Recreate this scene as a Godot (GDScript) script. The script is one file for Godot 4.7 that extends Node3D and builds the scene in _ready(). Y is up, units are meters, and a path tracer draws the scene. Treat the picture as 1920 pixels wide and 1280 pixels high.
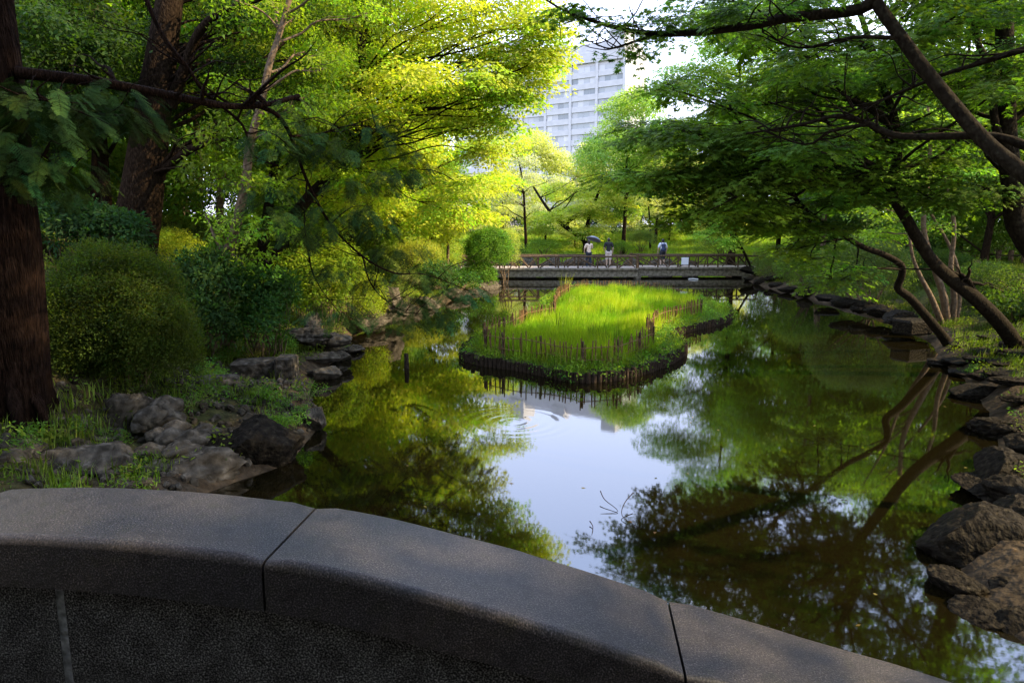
extends Node3D
# A garden pond seen across the parapet of a small stone bridge: x right, y up, -z into the picture, metres, water at y = 0.

const LEAF := 2.1      # half of what falls on a leaf passes through it

var rng := RandomNumberGenerator.new()
var noise := FastNoiseLite.new()
var sprays := {}
var pond: PackedVector2Array
var M := {}
var used := {}

# ------------------------------------------------------------------ meshes
class Acc:
	var v := PackedVector3Array()
	var n := PackedVector3Array()
	var c := PackedColorArray()
	var i := PackedInt32Array()
	func tri(a: Vector3, b: Vector3, d: Vector3, out: Vector3, col := Color.WHITE):
		var nn := (b - a).cross(d - a)
		if nn.length_squared() < 1e-14: return
		nn = nn.normalized()
		var k := v.size()
		if nn.dot(out) > 0.0:
			v.append(a); v.append(d); v.append(b)
		else:
			v.append(a); v.append(b); v.append(d); nn = -nn
		for q in 3:
			n.append(nn); c.append(col); i.append(k + q)
	func quad(a: Vector3, b: Vector3, d: Vector3, e: Vector3, out: Vector3, col := Color.WHITE):
		tri(a, b, d, out, col); tri(a, d, e, out, col)
	# box with chamfered edges
	func box(t: Transform3D, s: Vector3, ch := 0.0, col := Color.WHITE):
		var h := s * 0.5
		ch = minf(ch, 0.45 * minf(s.x, minf(s.y, s.z)))
		var p := func(sx: float, sy: float, sz: float, ax: int) -> Vector3:
			var q := Vector3(sx * (h.x - ch), sy * (h.y - ch), sz * (h.z - ch))
			q[ax] += ch * [sx, sy, sz][ax]
			return t * q
		for ax in 3:
			var b1 := (ax + 1) % 3
			var b2 := (ax + 2) % 3
			for s0 in [-1.0, 1.0]:
				var q := []
				for e in [[-1.0, -1.0], [1.0, -1.0], [1.0, 1.0], [-1.0, 1.0]]:
					var d := [0.0, 0.0, 0.0]
					d[ax] = s0; d[b1] = e[0]; d[b2] = e[1]
					q.append(p.call(d[0], d[1], d[2], ax))
				var o := Vector3.ZERO; o[ax] = s0
				quad(q[0], q[1], q[2], q[3], t.basis * o, col)
		if ch <= 0.0: return
		for ax in 3:
			var b1 := (ax + 1) % 3
			var b2 := (ax + 2) % 3
			for e in [[-1.0, -1.0], [1.0, -1.0], [1.0, 1.0], [-1.0, 1.0]]:
				var d := [0.0, 0.0, 0.0]
				var q := []
				d[b1] = e[0]; d[b2] = e[1]
				d[ax] = -1.0
				q.append(p.call(d[0], d[1], d[2], b1)); q.append(p.call(d[0], d[1], d[2], b2))
				d[ax] = 1.0
				q.append(p.call(d[0], d[1], d[2], b2)); q.append(p.call(d[0], d[1], d[2], b1))
				d[ax] = 0.0
				quad(q[0], q[1], q[2], q[3], t.basis * Vector3(d[0], d[1], d[2]), col)
		for sx in [-1.0, 1.0]:
			for sy in [-1.0, 1.0]:
				for sz in [-1.0, 1.0]:
					tri(p.call(sx, sy, sz, 0), p.call(sx, sy, sz, 1), p.call(sx, sy, sz, 2), t.basis * Vector3(sx, sy, sz), col)
	# tapered tube; rough(angle, along) may swell it
	func tube(pts: Array, r: Array, sides := 6, flute := 0.0, lobes := 0, col := Color.WHITE, cap := true):
		var m := pts.size()
		var k0 := v.size()
		var up := Vector3.UP
		var u := Vector3.ZERO
		for k in m:
			var d: Vector3 = (pts[mini(k + 1, m - 1)] - pts[maxi(k - 1, 0)])
			d = d.normalized() if d.length() > 1e-6 else Vector3.UP
			if k == 0:
				u = d.cross(Vector3.RIGHT if absf(d.x) < 0.8 else Vector3.FORWARD).normalized()
			else:
				u = (u - d * u.dot(d)).normalized()
			var w := d.cross(u)
			for j in sides:
				var a := TAU * j / sides
				var rr: float = r[k]
				if flute > 0.0:
					rr *= 1.0 + flute * (sin(a * lobes + 1.7 * sin(k * 0.13)) * 0.6 + 0.4 * sin(a * (lobes * 2 + 1) + k * 0.21))
				var o := u * cos(a) + w * sin(a)
				v.append(pts[k] + o * rr); n.append(o); c.append(col)
		for k in m - 1:
			for j in sides:
				var a := k0 + k * sides + j
				var b := k0 + k * sides + (j + 1) % sides
				i.append(a); i.append(a + sides); i.append(b)
				i.append(b); i.append(a + sides); i.append(b + sides)
		if cap:
			for e in [0, m - 1]:
				var d: Vector3 = (pts[mini(e + 1, m - 1)] - pts[maxi(e - 1, 0)]).normalized() * (1.0 if e else -1.0)
				var ctr: Vector3 = pts[e]
				for j in sides:
					tri(v[k0 + e * sides + j], v[k0 + e * sides + (j + 1) % sides], ctr, d, col)
	func done(m: Material) -> ArrayMesh:
		var mesh := ArrayMesh.new()
		if v.is_empty(): return mesh
		var a := []
		a.resize(Mesh.ARRAY_MAX)
		a[Mesh.ARRAY_VERTEX] = v; a[Mesh.ARRAY_NORMAL] = n; a[Mesh.ARRAY_COLOR] = c; a[Mesh.ARRAY_INDEX] = i
		mesh.add_surface_from_arrays(Mesh.PRIMITIVE_TRIANGLES, a)
		mesh.surface_set_material(0, m)
		return mesh

func numbered(called: String) -> String:
	var k: int = used.get(called, 0)
	used[called] = k + 1
	return called if k == 0 else "%s_%03d" % [called, k]

func tag(o: Node3D, label := "", category := "", group := "", kind := ""):
	if label: o.set_meta("label", label)
	if category: o.set_meta("category", category)
	if group: o.set_meta("group", group)
	if kind: o.set_meta("kind", kind)
	return o

func thing(called: String, at: Vector3, label: String, category: String, group := "") -> Node3D:
	var o := Node3D.new()
	o.name = numbered(called)
	o.position = at
	add_child(o)
	return tag(o, label, category, group)

func put(called: String, mesh: Mesh, parent: Node, at := Transform3D()) -> MeshInstance3D:
	var o := MeshInstance3D.new()
	o.name = called if parent != self else numbered(called)
	o.mesh = mesh
	o.transform = at
	parent.add_child(o, true)
	return o

func bar(a: Vector3, b: Vector3) -> Transform3D:   # local y runs from a to b
	var d := (b - a).normalized()
	var x := d.cross(Vector3.BACK if absf(d.z) < 0.9 else Vector3.RIGHT).normalized()
	return Transform3D(Basis(x, d, x.cross(d)), (a + b) * 0.5)

func rnd(a: float, b: float) -> float: return rng.randf_range(a, b)
func rv() -> Vector3:
	var z := rnd(-1, 1)
	var a := rnd(0, TAU)
	var s := sqrt(1 - z * z)
	return Vector3(s * cos(a), z, s * sin(a))

# ------------------------------------------------------------------ materials
func tex(freq: float, ramp: Array, seed_ := 1, normal := false, bump := 4.0, kind := FastNoiseLite.TYPE_SIMPLEX_SMOOTH, size := 512, oct := 5) -> NoiseTexture2D:
	var t := NoiseTexture2D.new()
	var f := FastNoiseLite.new()
	f.seed = seed_; f.frequency = freq; f.noise_type = kind; f.fractal_octaves = oct
	t.width = size; t.height = size; t.seamless = true; t.noise = f
	if normal:
		t.as_normal_map = true; t.bump_strength = bump
	elif ramp.size():
		var g := Gradient.new()
		g.offsets = PackedFloat32Array(ramp.map(func(x): return x[0]))
		g.colors = PackedColorArray(ramp.map(func(x): return x[1]))
		t.color_ramp = g
	return t

func lin(r: float, g: float, b: float) -> Color: return Color(r, g, b).linear_to_srgb()

func surf(ramp: Array, freq: float, scale: Vector3, rough := 0.85, height := 0.0, world := false, seed_ := 1, vcol := false) -> StandardMaterial3D:
	var m := StandardMaterial3D.new()
	m.albedo_texture = tex(freq, ramp, seed_)
	m.uv1_triplanar = true
	m.uv1_world_triplanar = world
	m.uv1_scale = scale
	m.roughness = rough
	m.metallic_specular = 0.12
	if height > 0.0:
		m.heightmap_enabled = true
		m.heightmap_texture = tex(freq * 1.3, [], seed_ + 7)
		m.heightmap_scale = height
	m.vertex_color_use_as_albedo = vcol
	return m

func leafy(through: Color, rough := 0.55) -> StandardMaterial3D:
	var m := StandardMaterial3D.new()
	m.vertex_color_use_as_albedo = true
	m.cull_mode = BaseMaterial3D.CULL_DISABLED
	m.roughness = rough
	m.metallic_specular = 0.22
	m.backlight_enabled = true
	m.backlight = through
	return m

func plain(c: Color, rough := 0.7, vcol := false) -> StandardMaterial3D:
	var m := StandardMaterial3D.new()
	m.albedo_color = c
	m.roughness = rough
	m.vertex_color_use_as_albedo = vcol
	return m

func materials():
	M.leaf = leafy(Color(1.05, 1.1, 0.6))
	M.needle = leafy(Color(0.4, 0.45, 0.3), 0.9)
	M.needle.metallic_specular = 0.12
	M.grass = leafy(Color(0.9, 1.0, 0.45))
	M.bark_red = surf([[0.0, lin(0.003, 0.002, 0.0012)], [0.5, lin(0.0125, 0.0065, 0.0042)], [1.0, lin(0.042, 0.025, 0.017)]], 0.02, Vector3(3.5, 0.45, 3.5), 0.9, 3.0, false, 3)
	M.bark_dark = surf([[0.0, lin(0.004, 0.0025, 0.0015)], [0.5, lin(0.014, 0.0085, 0.005)], [1.0, lin(0.05, 0.034, 0.022)]], 0.02, Vector3(2.2, 0.8, 2.2), 0.9, 2.0, false, 5)
	M.bark_pale = surf([[0.0, lin(0.04, 0.027, 0.016)], [0.5, lin(0.11, 0.075, 0.046)], [1.0, lin(0.2, 0.15, 0.1)]], 0.015, Vector3(1.6, 1.0, 1.6), 0.85, 1.0, false, 9)
	M.bark_maple = surf([[0.0, lin(0.005, 0.0035, 0.002)], [0.45, lin(0.014, 0.01, 0.006)], [0.8, lin(0.028, 0.022, 0.013)], [1.0, lin(0.055, 0.058, 0.03)]], 0.015, Vector3(2.0, 1.2, 2.0), 0.88, 1.2, false, 11)
	M.rock = surf([[0.0, lin(0.012, 0.01, 0.007)], [0.42, lin(0.045, 0.037, 0.026)], [0.7, lin(0.09, 0.075, 0.055)], [1.0, lin(0.2, 0.17, 0.13)]], 0.012, Vector3(0.9, 0.9, 0.9), 0.85, 2.5, true, 21, true)
	M.wet_shaded_rock = surf([[0.0, lin(0.003, 0.0024, 0.0016)], [0.42, lin(0.0095, 0.0074, 0.0048)], [0.7, lin(0.02, 0.0155, 0.01)], [1.0, lin(0.052, 0.043, 0.027)]], 0.02, Vector3(1.1, 1.1, 1.1), 0.7, 2.5, true, 23, true)  # darker copy of rock: wet stone with the bank's shade put into its colour
	M.granite = surf([[0.0, lin(0.004, 0.0036, 0.0034)], [0.38, lin(0.0135, 0.011, 0.0098)], [0.6, lin(0.032, 0.0265, 0.024)], [1.0, lin(0.18, 0.155, 0.142)]], 0.15, Vector3(2.4, 2.4, 2.4), 0.48, 0.07, true, 31, true)
	M.granite.metallic_specular = 0.35
	M.granite.detail_enabled = true
	M.granite.detail_blend_mode = BaseMaterial3D.BLEND_MODE_MUL
	M.granite.detail_albedo = tex(0.005, [[0.2, Color(0.8, 0.78, 0.77)], [0.42, Color(0.95, 0.95, 0.95)], [0.6, Color(0.99, 0.98, 0.99)], [0.85, Color(0.88, 0.89, 0.82)]], 77, false, 1.0, FastNoiseLite.TYPE_SIMPLEX_SMOOTH, 1024, 7)
	M.granite.uv2_triplanar = true
	M.granite.uv2_world_triplanar = true
	M.granite.uv2_scale = Vector3(0.55, 0.55, 0.55)
	M.mortar_wall = surf([[0.0, lin(0.004, 0.004, 0.004)], [0.35, lin(0.017, 0.0155, 0.014)], [0.56, lin(0.052, 0.048, 0.043)], [1.0, lin(0.34, 0.32, 0.29)]], 0.14, Vector3(2.3, 2.3, 2.3), 0.9, 0.15, true, 33)
	M.mortar_wall.detail_enabled = true
	M.mortar_wall.detail_blend_mode = BaseMaterial3D.BLEND_MODE_MUL
	M.mortar_wall.detail_albedo = tex(0.011, [[0.25, Color(0.82, 0.81, 0.79)], [0.5, Color(0.93, 0.92, 0.9)], [0.7, Color(1, 1, 0.98)]], 79, false, 1.0, FastNoiseLite.TYPE_SIMPLEX_SMOOTH, 512, 6)
	M.mortar_wall.uv2_triplanar = true
	M.mortar_wall.uv2_world_triplanar = true
	M.mortar_wall.uv2_scale = Vector3(1.4, 0.5, 1.4)
	M.mortar = surf([[0.0, lin(0.05, 0.05, 0.045)], [0.6, lin(0.16, 0.155, 0.145)], [1.0, lin(0.3, 0.29, 0.27)]], 0.06, Vector3(1, 1, 1), 0.95, 0.5, true, 35)
	M.ground = surf([[0.0, Color(0.45, 0.45, 0.45)], [0.5, Color(0.8, 0.8, 0.8)], [1.0, Color(1, 1, 1)]], 0.02, Vector3(0.5, 0.5, 0.5), 0.95, 4.0, true, 41, true)
	M.timber = surf([[0.0, lin(0.022, 0.014, 0.008)], [0.5, lin(0.085, 0.056, 0.033)], [1.0, lin(0.18, 0.13, 0.085)]], 0.02, Vector3(1.5, 0.6, 1.5), 0.85, 0.6, false, 51)
	M.deck = surf([[0.0, lin(0.16, 0.12, 0.09)], [0.5, lin(0.3, 0.24, 0.19)], [1.0, lin(0.42, 0.36, 0.3)]], 0.015, Vector3(1, 1, 1), 0.9, 0.4, true, 53)
	M.concrete = surf([[0.0, lin(0.05, 0.045, 0.03)], [0.5, lin(0.14, 0.12, 0.085)], [1.0, lin(0.24, 0.21, 0.16)]], 0.012, Vector3(0.7, 0.7, 0.7), 0.9, 0.4, true, 55)
	M.log = surf([[0.0, lin(0.008, 0.006, 0.004)], [0.5, lin(0.03, 0.021, 0.014)], [1.0, lin(0.085, 0.06, 0.04)]], 0.02, Vector3(3, 0.8, 3), 0.8, 1.0, true, 57)
	M.bamboo = surf([[0.0, lin(0.07, 0.035, 0.014)], [0.5, lin(0.15, 0.085, 0.036)], [1.0, lin(0.26, 0.17, 0.085)]], 0.02, Vector3(2, 1, 2), 0.6, 0.0, true, 59)
	M.facade = surf([[0.0, lin(0.4, 0.395, 0.4)], [1.0, lin(0.5, 0.49, 0.49)]], 0.01, Vector3(0.1, 0.1, 0.1), 0.9, 0.0, true, 61)
	M.water = StandardMaterial3D.new()
	M.water.albedo_color = lin(0.0045, 0.0034, 0.0009)
	M.water.roughness = 0.03
	M.water.metallic_specular = 0.5
	M.water.refraction_enabled = true      # opaque (alpha 1): only the index counts
	M.water.refraction_scale = 0.125
	M.water.normal_enabled = true
	M.water.normal_texture = tex(0.012, [], 71, true, 1.0, FastNoiseLite.TYPE_SIMPLEX_SMOOTH, 1024, 3)
	M.water.normal_scale = 0.055
	M.water.uv1_scale = Vector3(0.4, 1.0, 1)

# ------------------------------------------------------------------ foliage sprays (each a twig with its leaves, instanced)
func leaf(a: Acc, p: Vector3, d: Vector3, up: Vector3, l: float, w: float, col: Color):
	var s := d.cross(up).normalized() * w * 0.5
	var nn := s.cross(d).normalized()
	var m := p + d * l * 0.45 - nn * w * 0.12
	var k := a.v.size()
	for q in [p, m + s, p + d * l - nn * l * 0.12, m - s]:
		a.v.append(q); a.n.append(nn); a.c.append(col)
	for q in [0, 2, 1, 0, 3, 2]: a.i.append(k + q)

func star(a: Acc, p: Vector3, d: Vector3, up: Vector3, size: float, col: Color):
	var s := d.cross(up).normalized()
	var nn := s.cross(d).normalized()
	var k := a.v.size()
	var c := p + d * size * 0.32
	a.v.append(c); a.n.append(nn); a.c.append(col)
	var ang := [-2.5, -1.75, -1.3, -0.85, -0.5, 0.0, 0.5, 0.85, 1.3, 1.75, 2.5]
	var rad := [0.2, 0.5, 0.22, 0.62, 0.26, 0.72, 0.26, 0.62, 0.22, 0.5, 0.2]
	for q in 11:
		a.v.append(c + (d * cos(ang[q]) + s * sin(ang[q])) * rad[q] * size - nn * rad[q] * size * 0.22); a.n.append(nn); a.c.append(col)
	for q in 10:
		a.i.append(k); a.i.append(k + 1 + q); a.i.append(k + 2 + q)

func make_sprays():
	for kind in ["star", "maple", "broad", "shrub", "conifer", "glossy"]:
		var list := []
		for variant in 5:
			var a := Acc.new()
			match kind:
				"star":     # near maple: flat tiers of lobed leaves
					for b in 5:
						var ang := rnd(-1.1, 1.1)
						var dir := Vector3(cos(ang), rnd(-0.12, 0.12), sin(ang))
						var o := Vector3(rnd(-0.25, 0.1), rnd(-0.03, 0.03), rnd(-0.1, 0.1))
						var e := o + dir * rnd(0.25, 0.42)
						a.tube([o, e], [0.003, 0.001], 3, 0, 0, Color(0.35, 0.3, 0.25), false)
						for q in 6:
							var p := o.lerp(e, rnd(0.2, 1.0))
							var da := ang + rnd(-1.3, 1.3)
							var g := rnd(0.75, 1.25)
							star(a, p, Vector3(cos(da), rnd(-0.45, 0.05), sin(da)).normalized(), (Vector3.UP + rv() * 0.35).normalized(), rnd(0.06, 0.095), Color(g, g, g))
				"maple":    # the same further off
					for q in 46:
						var r := sqrt(rng.randf()) * 0.5
						var an := rnd(0, TAU)
						var p := Vector3(cos(an) * r, rnd(-0.07, 0.07) - r * 0.12, sin(an) * r)
						var da := an + rnd(-1.2, 1.2)
						var g := rnd(0.75, 1.25)
						leaf(a, p, Vector3(cos(da), rnd(-0.5, 0.1), sin(da)).normalized(), (Vector3.UP + rv() * 0.85).normalized(), rnd(0.08, 0.15), rnd(0.045, 0.085), Color(g, g, g * 0.9))
				"broad":
					for q in 42:
						var p := rv() * pow(rng.randf(), 0.4) * Vector3(0.45, 0.26, 0.45)
						var g := rnd(0.7, 1.3)
						leaf(a, p, (p.normalized() * 0.8 + rv() + Vector3.DOWN * 0.3).normalized(), (Vector3.UP + rv() * 0.8).normalized(), rnd(0.1, 0.16), rnd(0.05, 0.075), Color(g, g, g * 0.9))
				"shrub":
					for q in 70:
						var p := rv() * pow(rng.randf(), 0.4) * Vector3(0.2, 0.12, 0.2)
						var g := rnd(0.65, 1.35)
						leaf(a, p, (p.normalized() + rv() * 0.8 + Vector3.UP * 0.3).normalized(), (Vector3.UP + rv() * 0.9).normalized(), rnd(0.03, 0.05), rnd(0.014, 0.022), Color(g, g, g))
				"glossy":
					for q in 22:
						var p := rv() * pow(rng.randf(), 0.4) * Vector3(0.25, 0.16, 0.25)
						var g := rnd(0.7, 1.25)
						leaf(a, p, (p.normalized() + rv() * 0.6).normalized(), (Vector3.UP + rv() * 0.6).normalized(), rnd(0.09, 0.14), rnd(0.035, 0.05), Color(g, g, g))
				"conifer":  # drooping flat spray of needled branchlets
					for q in 13:
						for sd in [-1.0, 1.0]:
							var x := q * 0.055
							var o := Vector3(x, -x * x * 0.35, 0)
							var len_ := (0.26 - absf(x - 0.2) * 0.25) * rnd(0.75, 1.1)
							var dir := Vector3(rnd(0.5, 0.8), rnd(-0.3, 0.05), sd).normalized()
							var g := rnd(0.7, 1.3)
							for k in 7:
								var p := o + dir * len_ * (k + 0.5) / 7.0 + Vector3.DOWN * len_ * 0.1 * k * k / 49.0
								for s2 in [-1.0, 1.0]:
									leaf(a, p, (dir + dir.cross(Vector3.UP) * s2 * 1.1).normalized(), Vector3.UP, rnd(0.045, 0.065), 0.015, Color(g, g, g))
					a.tube([Vector3.ZERO, Vector3(0.35, -0.04, 0), Vector3(0.7, -0.17, 0)], [0.005, 0.003, 0.001], 3, 0, 0, Color(0.6, 0.35, 0.25), false)
			list.append(a.done(M.needle if kind == "conifer" else M.leaf))
		sprays[kind] = list

# copies of one spray mesh; places: Array of [Transform3D, Color]
func scatter(called: String, meshes: Array, places: Array, parent: Node, kind := "stuff"):
	for k in meshes.size():
		var mine := []
		for q in range(k, places.size(), meshes.size()): mine.append(places[q])
		if mine.is_empty(): continue
		var mm := MultiMesh.new()
		mm.transform_format = MultiMesh.TRANSFORM_3D
		mm.use_colors = true
		mm.mesh = meshes[k]
		mm.instance_count = mine.size()
		for q in mine.size():
			mm.set_instance_transform(q, mine[q][0])
			mm.set_instance_color(q, mine[q][1])
		var o := MultiMeshInstance3D.new()
		o.name = called if parent != self else numbered(called)
		o.multimesh = mm
		parent.add_child(o, true)
		if kind: o.set_meta("kind", kind)

func tint(c: Color, var_: float) -> Color:
	var g := exp(rng.randfn() * var_)
	var h := rng.randfn() * var_ * 0.5
	g *= LEAF
	return Color(minf(c.r * g * (1 + h), 0.55), minf(c.g * g, 0.55), c.b * g * (1 - h))

# ------------------------------------------------------------------ trees
# pads: [centre, radii]; a limb grows from the trunk to each of them
func blob_pads(c: Vector3, r: Vector3, count: int, pr: Vector3) -> Array:
	var out := []
	for k in count:
		var best := Vector3.ZERO
		var far := -1.0
		for t in 8:
			var p := rv() * pow(rng.randf(), 0.45)
			var near := 9.0
			for q in out: near = minf(near, p.distance_to(q[2]))
			if near > far:
				far = near; best = p
		out.append([c + best * r, pr * rnd(0.75, 1.25), best])
	return out

func smooth(pts: Array, steps: int) -> Array:
	var out := []
	var m := pts.size()
	for k in m - 1:
		for s in steps:
			out.append(pts[k].cubic_interpolate(pts[k + 1], pts[maxi(k - 1, 0)], pts[mini(k + 2, m - 1)], float(s) / steps))
	out.append(pts[m - 1])
	return out

func radii(m: int, r0: float, r1: float, flare := 0.0, pw := 0.8) -> Array:
	var out := []
	for k in m:
		var t := float(k) / (m - 1)
		out.append(lerpf(r0, r1, pow(t, pw)) * (1.0 + flare * exp(-t * 22.0)))
	return out

func limb(from: Vector3, to: Vector3, r0: float, r1: float, sag := 0.0, wob := 0.12) -> Array:
	var l := from.distance_to(to)
	var pts := [from]
	for t in [0.25, 0.5, 0.75]:
		pts.append(from.lerp(to, t) + Vector3.UP * (sin(t * PI) * sag * l) + rv() * l * wob * 0.5)
	pts.append(to)
	var s := smooth(pts, 3)
	return [s, radii(s.size(), r0, r1)]

func crown_places(pads: Array, dens: float, col: Color, var_: float, kind: String, size: float) -> Array:
	var out := []
	for p in pads:
		var r: Vector3 = p[1]
		var cnt := int(dens * (r.x * r.z + 0.5 * r.y * (r.x + r.z)) * (26.0 if kind != "star" else 40.0)) + 4
		var padc := tint(col, var_ * 0.5)
		for q in cnt:
			var d := rv()
			var at: Vector3 = p[0] + d * pow(rng.randf(), 0.38) * r
			var up := (Vector3.UP * 1.3 + d * 0.45 + rv() * 0.3).normalized()
			var fw := d.slide(up)
			fw = fw.normalized() if fw.length() > 0.05 else up.cross(Vector3.RIGHT).normalized()
			fw = fw.rotated(up, rnd(-0.9, 0.9))
			if kind == "conifer":
				fw = (fw + Vector3.DOWN * rnd(0.1, 0.7)).normalized()
				up = (up - fw * up.dot(fw)).normalized()
			elif kind != "maple" and kind != "star":
				fw = fw.rotated(up, rnd(0, TAU))
			var s := size * rnd(0.62, 1.4)
			out.append([Transform3D(Basis(fw, up, fw.cross(up)).scaled(Vector3.ONE * s), at), tint(padc, var_)])
	return out

func tree(called: String, label: String, category: String, group: String, trunk: Array, r0: float, r1: float, pads: Array, kind: String, col: Color, bark: Material, opt := {}):
	var base: Vector3 = trunk[0]
	var o := thing(called, base, label, category, group)
	var loc := []
	for p in trunk: loc.append(p - base)
	loc[0] = loc[0] - (loc[1] - loc[0]).normalized() * 0.3
	var s := smooth(loc, opt.get("steps", 4))
	var rr := radii(s.size(), r0, r1, opt.get("flare", 0.25))
	var wob: float = opt.get("wobble", 0.0)
	if wob > 0.0:
		for k in range(2, s.size() - 1): s[k] += rv() * wob
	var a := Acc.new()
	a.tube(s, rr, opt.get("sides", 8), opt.get("flute", 0.0), opt.get("lobes", 5))
	if opt.has("roots"):
		for k in opt.roots:
			var an: float = TAU * k / opt.roots + rnd(-0.3, 0.3)
			var d := Vector3(cos(an), 0, sin(an))
			var l := rnd(1.0, 1.35)
			var up := rnd(0.4, 0.75)
			var pts := smooth([d * r0 * 0.55 + Vector3.UP * up, d * r0 * 0.95 + Vector3.UP * up * 0.35, d * r0 * (0.7 + 0.5 * l) + Vector3(0, 0.0, 0) , d * r0 * l * 1.25 + Vector3.DOWN * 0.3], 3)
			a.tube(pts, radii(pts.size(), r0 * 0.3, r0 * 0.12), 7)
	put("trunk", a.done(bark), o)
	var bare: Array = opt.get("limbs", [])          # drawn limbs: [points, r0, r1]
	for l in bare:
		var pts := []
		for p in l[0]: pts.append(p - base)
		var b := Acc.new()
		var sp := smooth(pts, 4)
		b.tube(sp, radii(sp.size(), l[1], l[2]), 7)
		for k in opt.get("twigs", 0):
			var at: Vector3 = sp[int(sp.size() * rnd(0.25, 0.95))]
			var to := at + Vector3(rnd(-1, 1), rnd(-0.25, 0.6), rnd(-1, 1)) * rnd(0.5, 1.3)
			var tw := limb(at, to, l[2] * 0.9 + 0.004, 0.003, 0.05)
			b.tube(tw[0], tw[1], 4, 0, 0, Color.WHITE, false)
		put("branch", b.done(bark), o)
	if opt.get("grow", true):
		for p in pads:
			var c: Vector3 = p[0] - base
			var best := 0
			var cost := 1e9
			for k in range(int(s.size() * opt.get("from", 0.25)), s.size()):
				var f: Vector3 = s[k]
				var flat := Vector2(c.x - f.x, c.z - f.z).length()
				var e := absf(c.y - f.y - 0.45 * flat) + 0.3 * flat
				if e < cost:
					cost = e; best = k
			var b := Acc.new()
			var lr := minf(rr[best] * 0.5, (0.014 + 0.013 * c.distance_to(s[best])) * float(opt.get("thin", 1.0)))
			var g := limb(s[best], c, lr, 0.012, opt.get("sag", 0.08))
			b.tube(g[0], g[1], 5, 0, 0, Color.WHITE, false)
			for k in opt.get("sub", 5):
				var from: Vector3 = g[0][int(g[0].size() * rnd(0.45, 0.98))]
				var q := rv()
				var tw := limb(from, c + q * p[1] * 0.9, 0.011, 0.003, 0.06)
				b.tube(tw[0], tw[1], 4, 0, 0, Color.WHITE, false)
			put("branch", b.done(bark), o)
	var pl := crown_places(pads, opt.get("dens", 1.0), col, opt.get("vary", 0.22), kind, opt.get("size", 1.0))
	for q in pl: q[0].origin -= base
	if pl.size(): scatter("crown", sprays[kind], pl, o)
	return o

# a rounded bush: stems and leafy sprays over one or more lobes [centre, radii]
func shrub(called: String, label: String, group: String, base: Vector3, lobes: Array, kind: String, col: Color, dens := 1.0, size := 1.0, category := "shrub", var_ := 0.25):
	var o := thing(called, base, label, category, group)
	var a := Acc.new()
	for l in lobes:
		for k in 9:
			var d := rv()
			d.y = absf(d.y)
			var tw := limb(Vector3(d.x, 0, d.z) * 0.15 + (l[0] - base) * Vector3(0.6, 0.0, 0.6) + Vector3.DOWN * 0.1, l[0] - base + d * l[1] * 0.85, 0.018 * size + 0.006, 0.004, 0.04)
			a.tube(tw[0], tw[1], 4, 0, 0, Color.WHITE, false)
	put("stem", a.done(M.bark_pale), o)
	var pl := []
	for l in lobes:
		var r: Vector3 = l[1]
		var cnt := int(dens * (r.x * r.y + r.y * r.z + r.x * r.z) * (150.0 if kind == "shrub" else 80.0) / (size * size))
		for q in cnt:
			var d := rv()
			if d.y < -0.5: d.y = -d.y
			var dd := 1.0 + 0.26 * noise.get_noise_3dv((l[0] + d * r) * 1.6)
			var at: Vector3 = l[0] - base + d * r * pow(rng.randf(), 0.18) * dd * (1.12 if rng.randf() < 0.04 else 1.0)
			var up := (d + Vector3.UP * 0.4 + rv() * 0.35).normalized()
			var fw := up.cross(rv()).normalized()
			out_append(pl, Transform3D(Basis(fw, up, fw.cross(up)).scaled(Vector3.ONE * size * rnd(0.8, 1.25)), at), tint(col, var_))
	scatter("foliage", sprays[kind], pl, o)
	return o

func out_append(a: Array, t: Transform3D, c: Color): a.append([t, c])

# ------------------------------------------------------------------ ground
func shore(x: float, z: float) -> float:          # distance to the water's edge, negative on the water
	var p := Vector2(x, z)
	var best := 1e9
	var inside := false
	var m := pond.size()
	for k in m:
		var a := pond[k]
		var b := pond[(k + 1) % m]
		var e := b - a
		var w := p - a
		var q := w - e * clampf(w.dot(e) / e.length_squared(), 0.0, 1.0)
		best = minf(best, q.length_squared())
		if (a.y > z) != (b.y > z) and x < (b.x - a.x) * (z - a.y) / (b.y - a.y) + a.x: inside = not inside
	return -sqrt(best) if inside else sqrt(best)

func ground_at(x: float, z: float, sd: float) -> float:
	var bumpy := 0.10 * noise.get_noise_2d(x * 1.2, z * 1.2) + 0.05 * noise.get_noise_2d(x * 4.0, z * 4.0)
	if sd < 0.0: return maxf(-0.8, sd * 0.9) + bumpy * 0.3
	var edge := 0.28 * smoothstep(0.0, 0.5, sd)
	var left := edge + 2.9 * smoothstep(0.8, 6.5, sd) * smoothstep(6.0, -9.0, z) + 0.03 * maxf(0, sd - 6.5)
	var right := edge + 1.15 * smoothstep(0.6, 4.6, sd) * smoothstep(0.0, -12.0, z) + 0.035 * maxf(0, sd - 4.5)
	var far := edge + 0.055 * clampf(sd, 0, 40) + 0.01 * maxf(0, sd - 40)
	var mid := clampf(-z * 0.15, 0.0, 5.0)
	var h := lerpf(left, right, smoothstep(mid - 2.0, mid + 2.0, x))
	h = lerpf(h, far, smoothstep(-44.0, -53.0, z))
	return h + bumpy * smoothstep(0.0, 0.6, sd)

func gh(x: float, z: float) -> float: return ground_at(x, z, shore(x, z))
func on(x: float, z: float) -> Vector3: return Vector3(x, gh(x, z), z)

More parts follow.
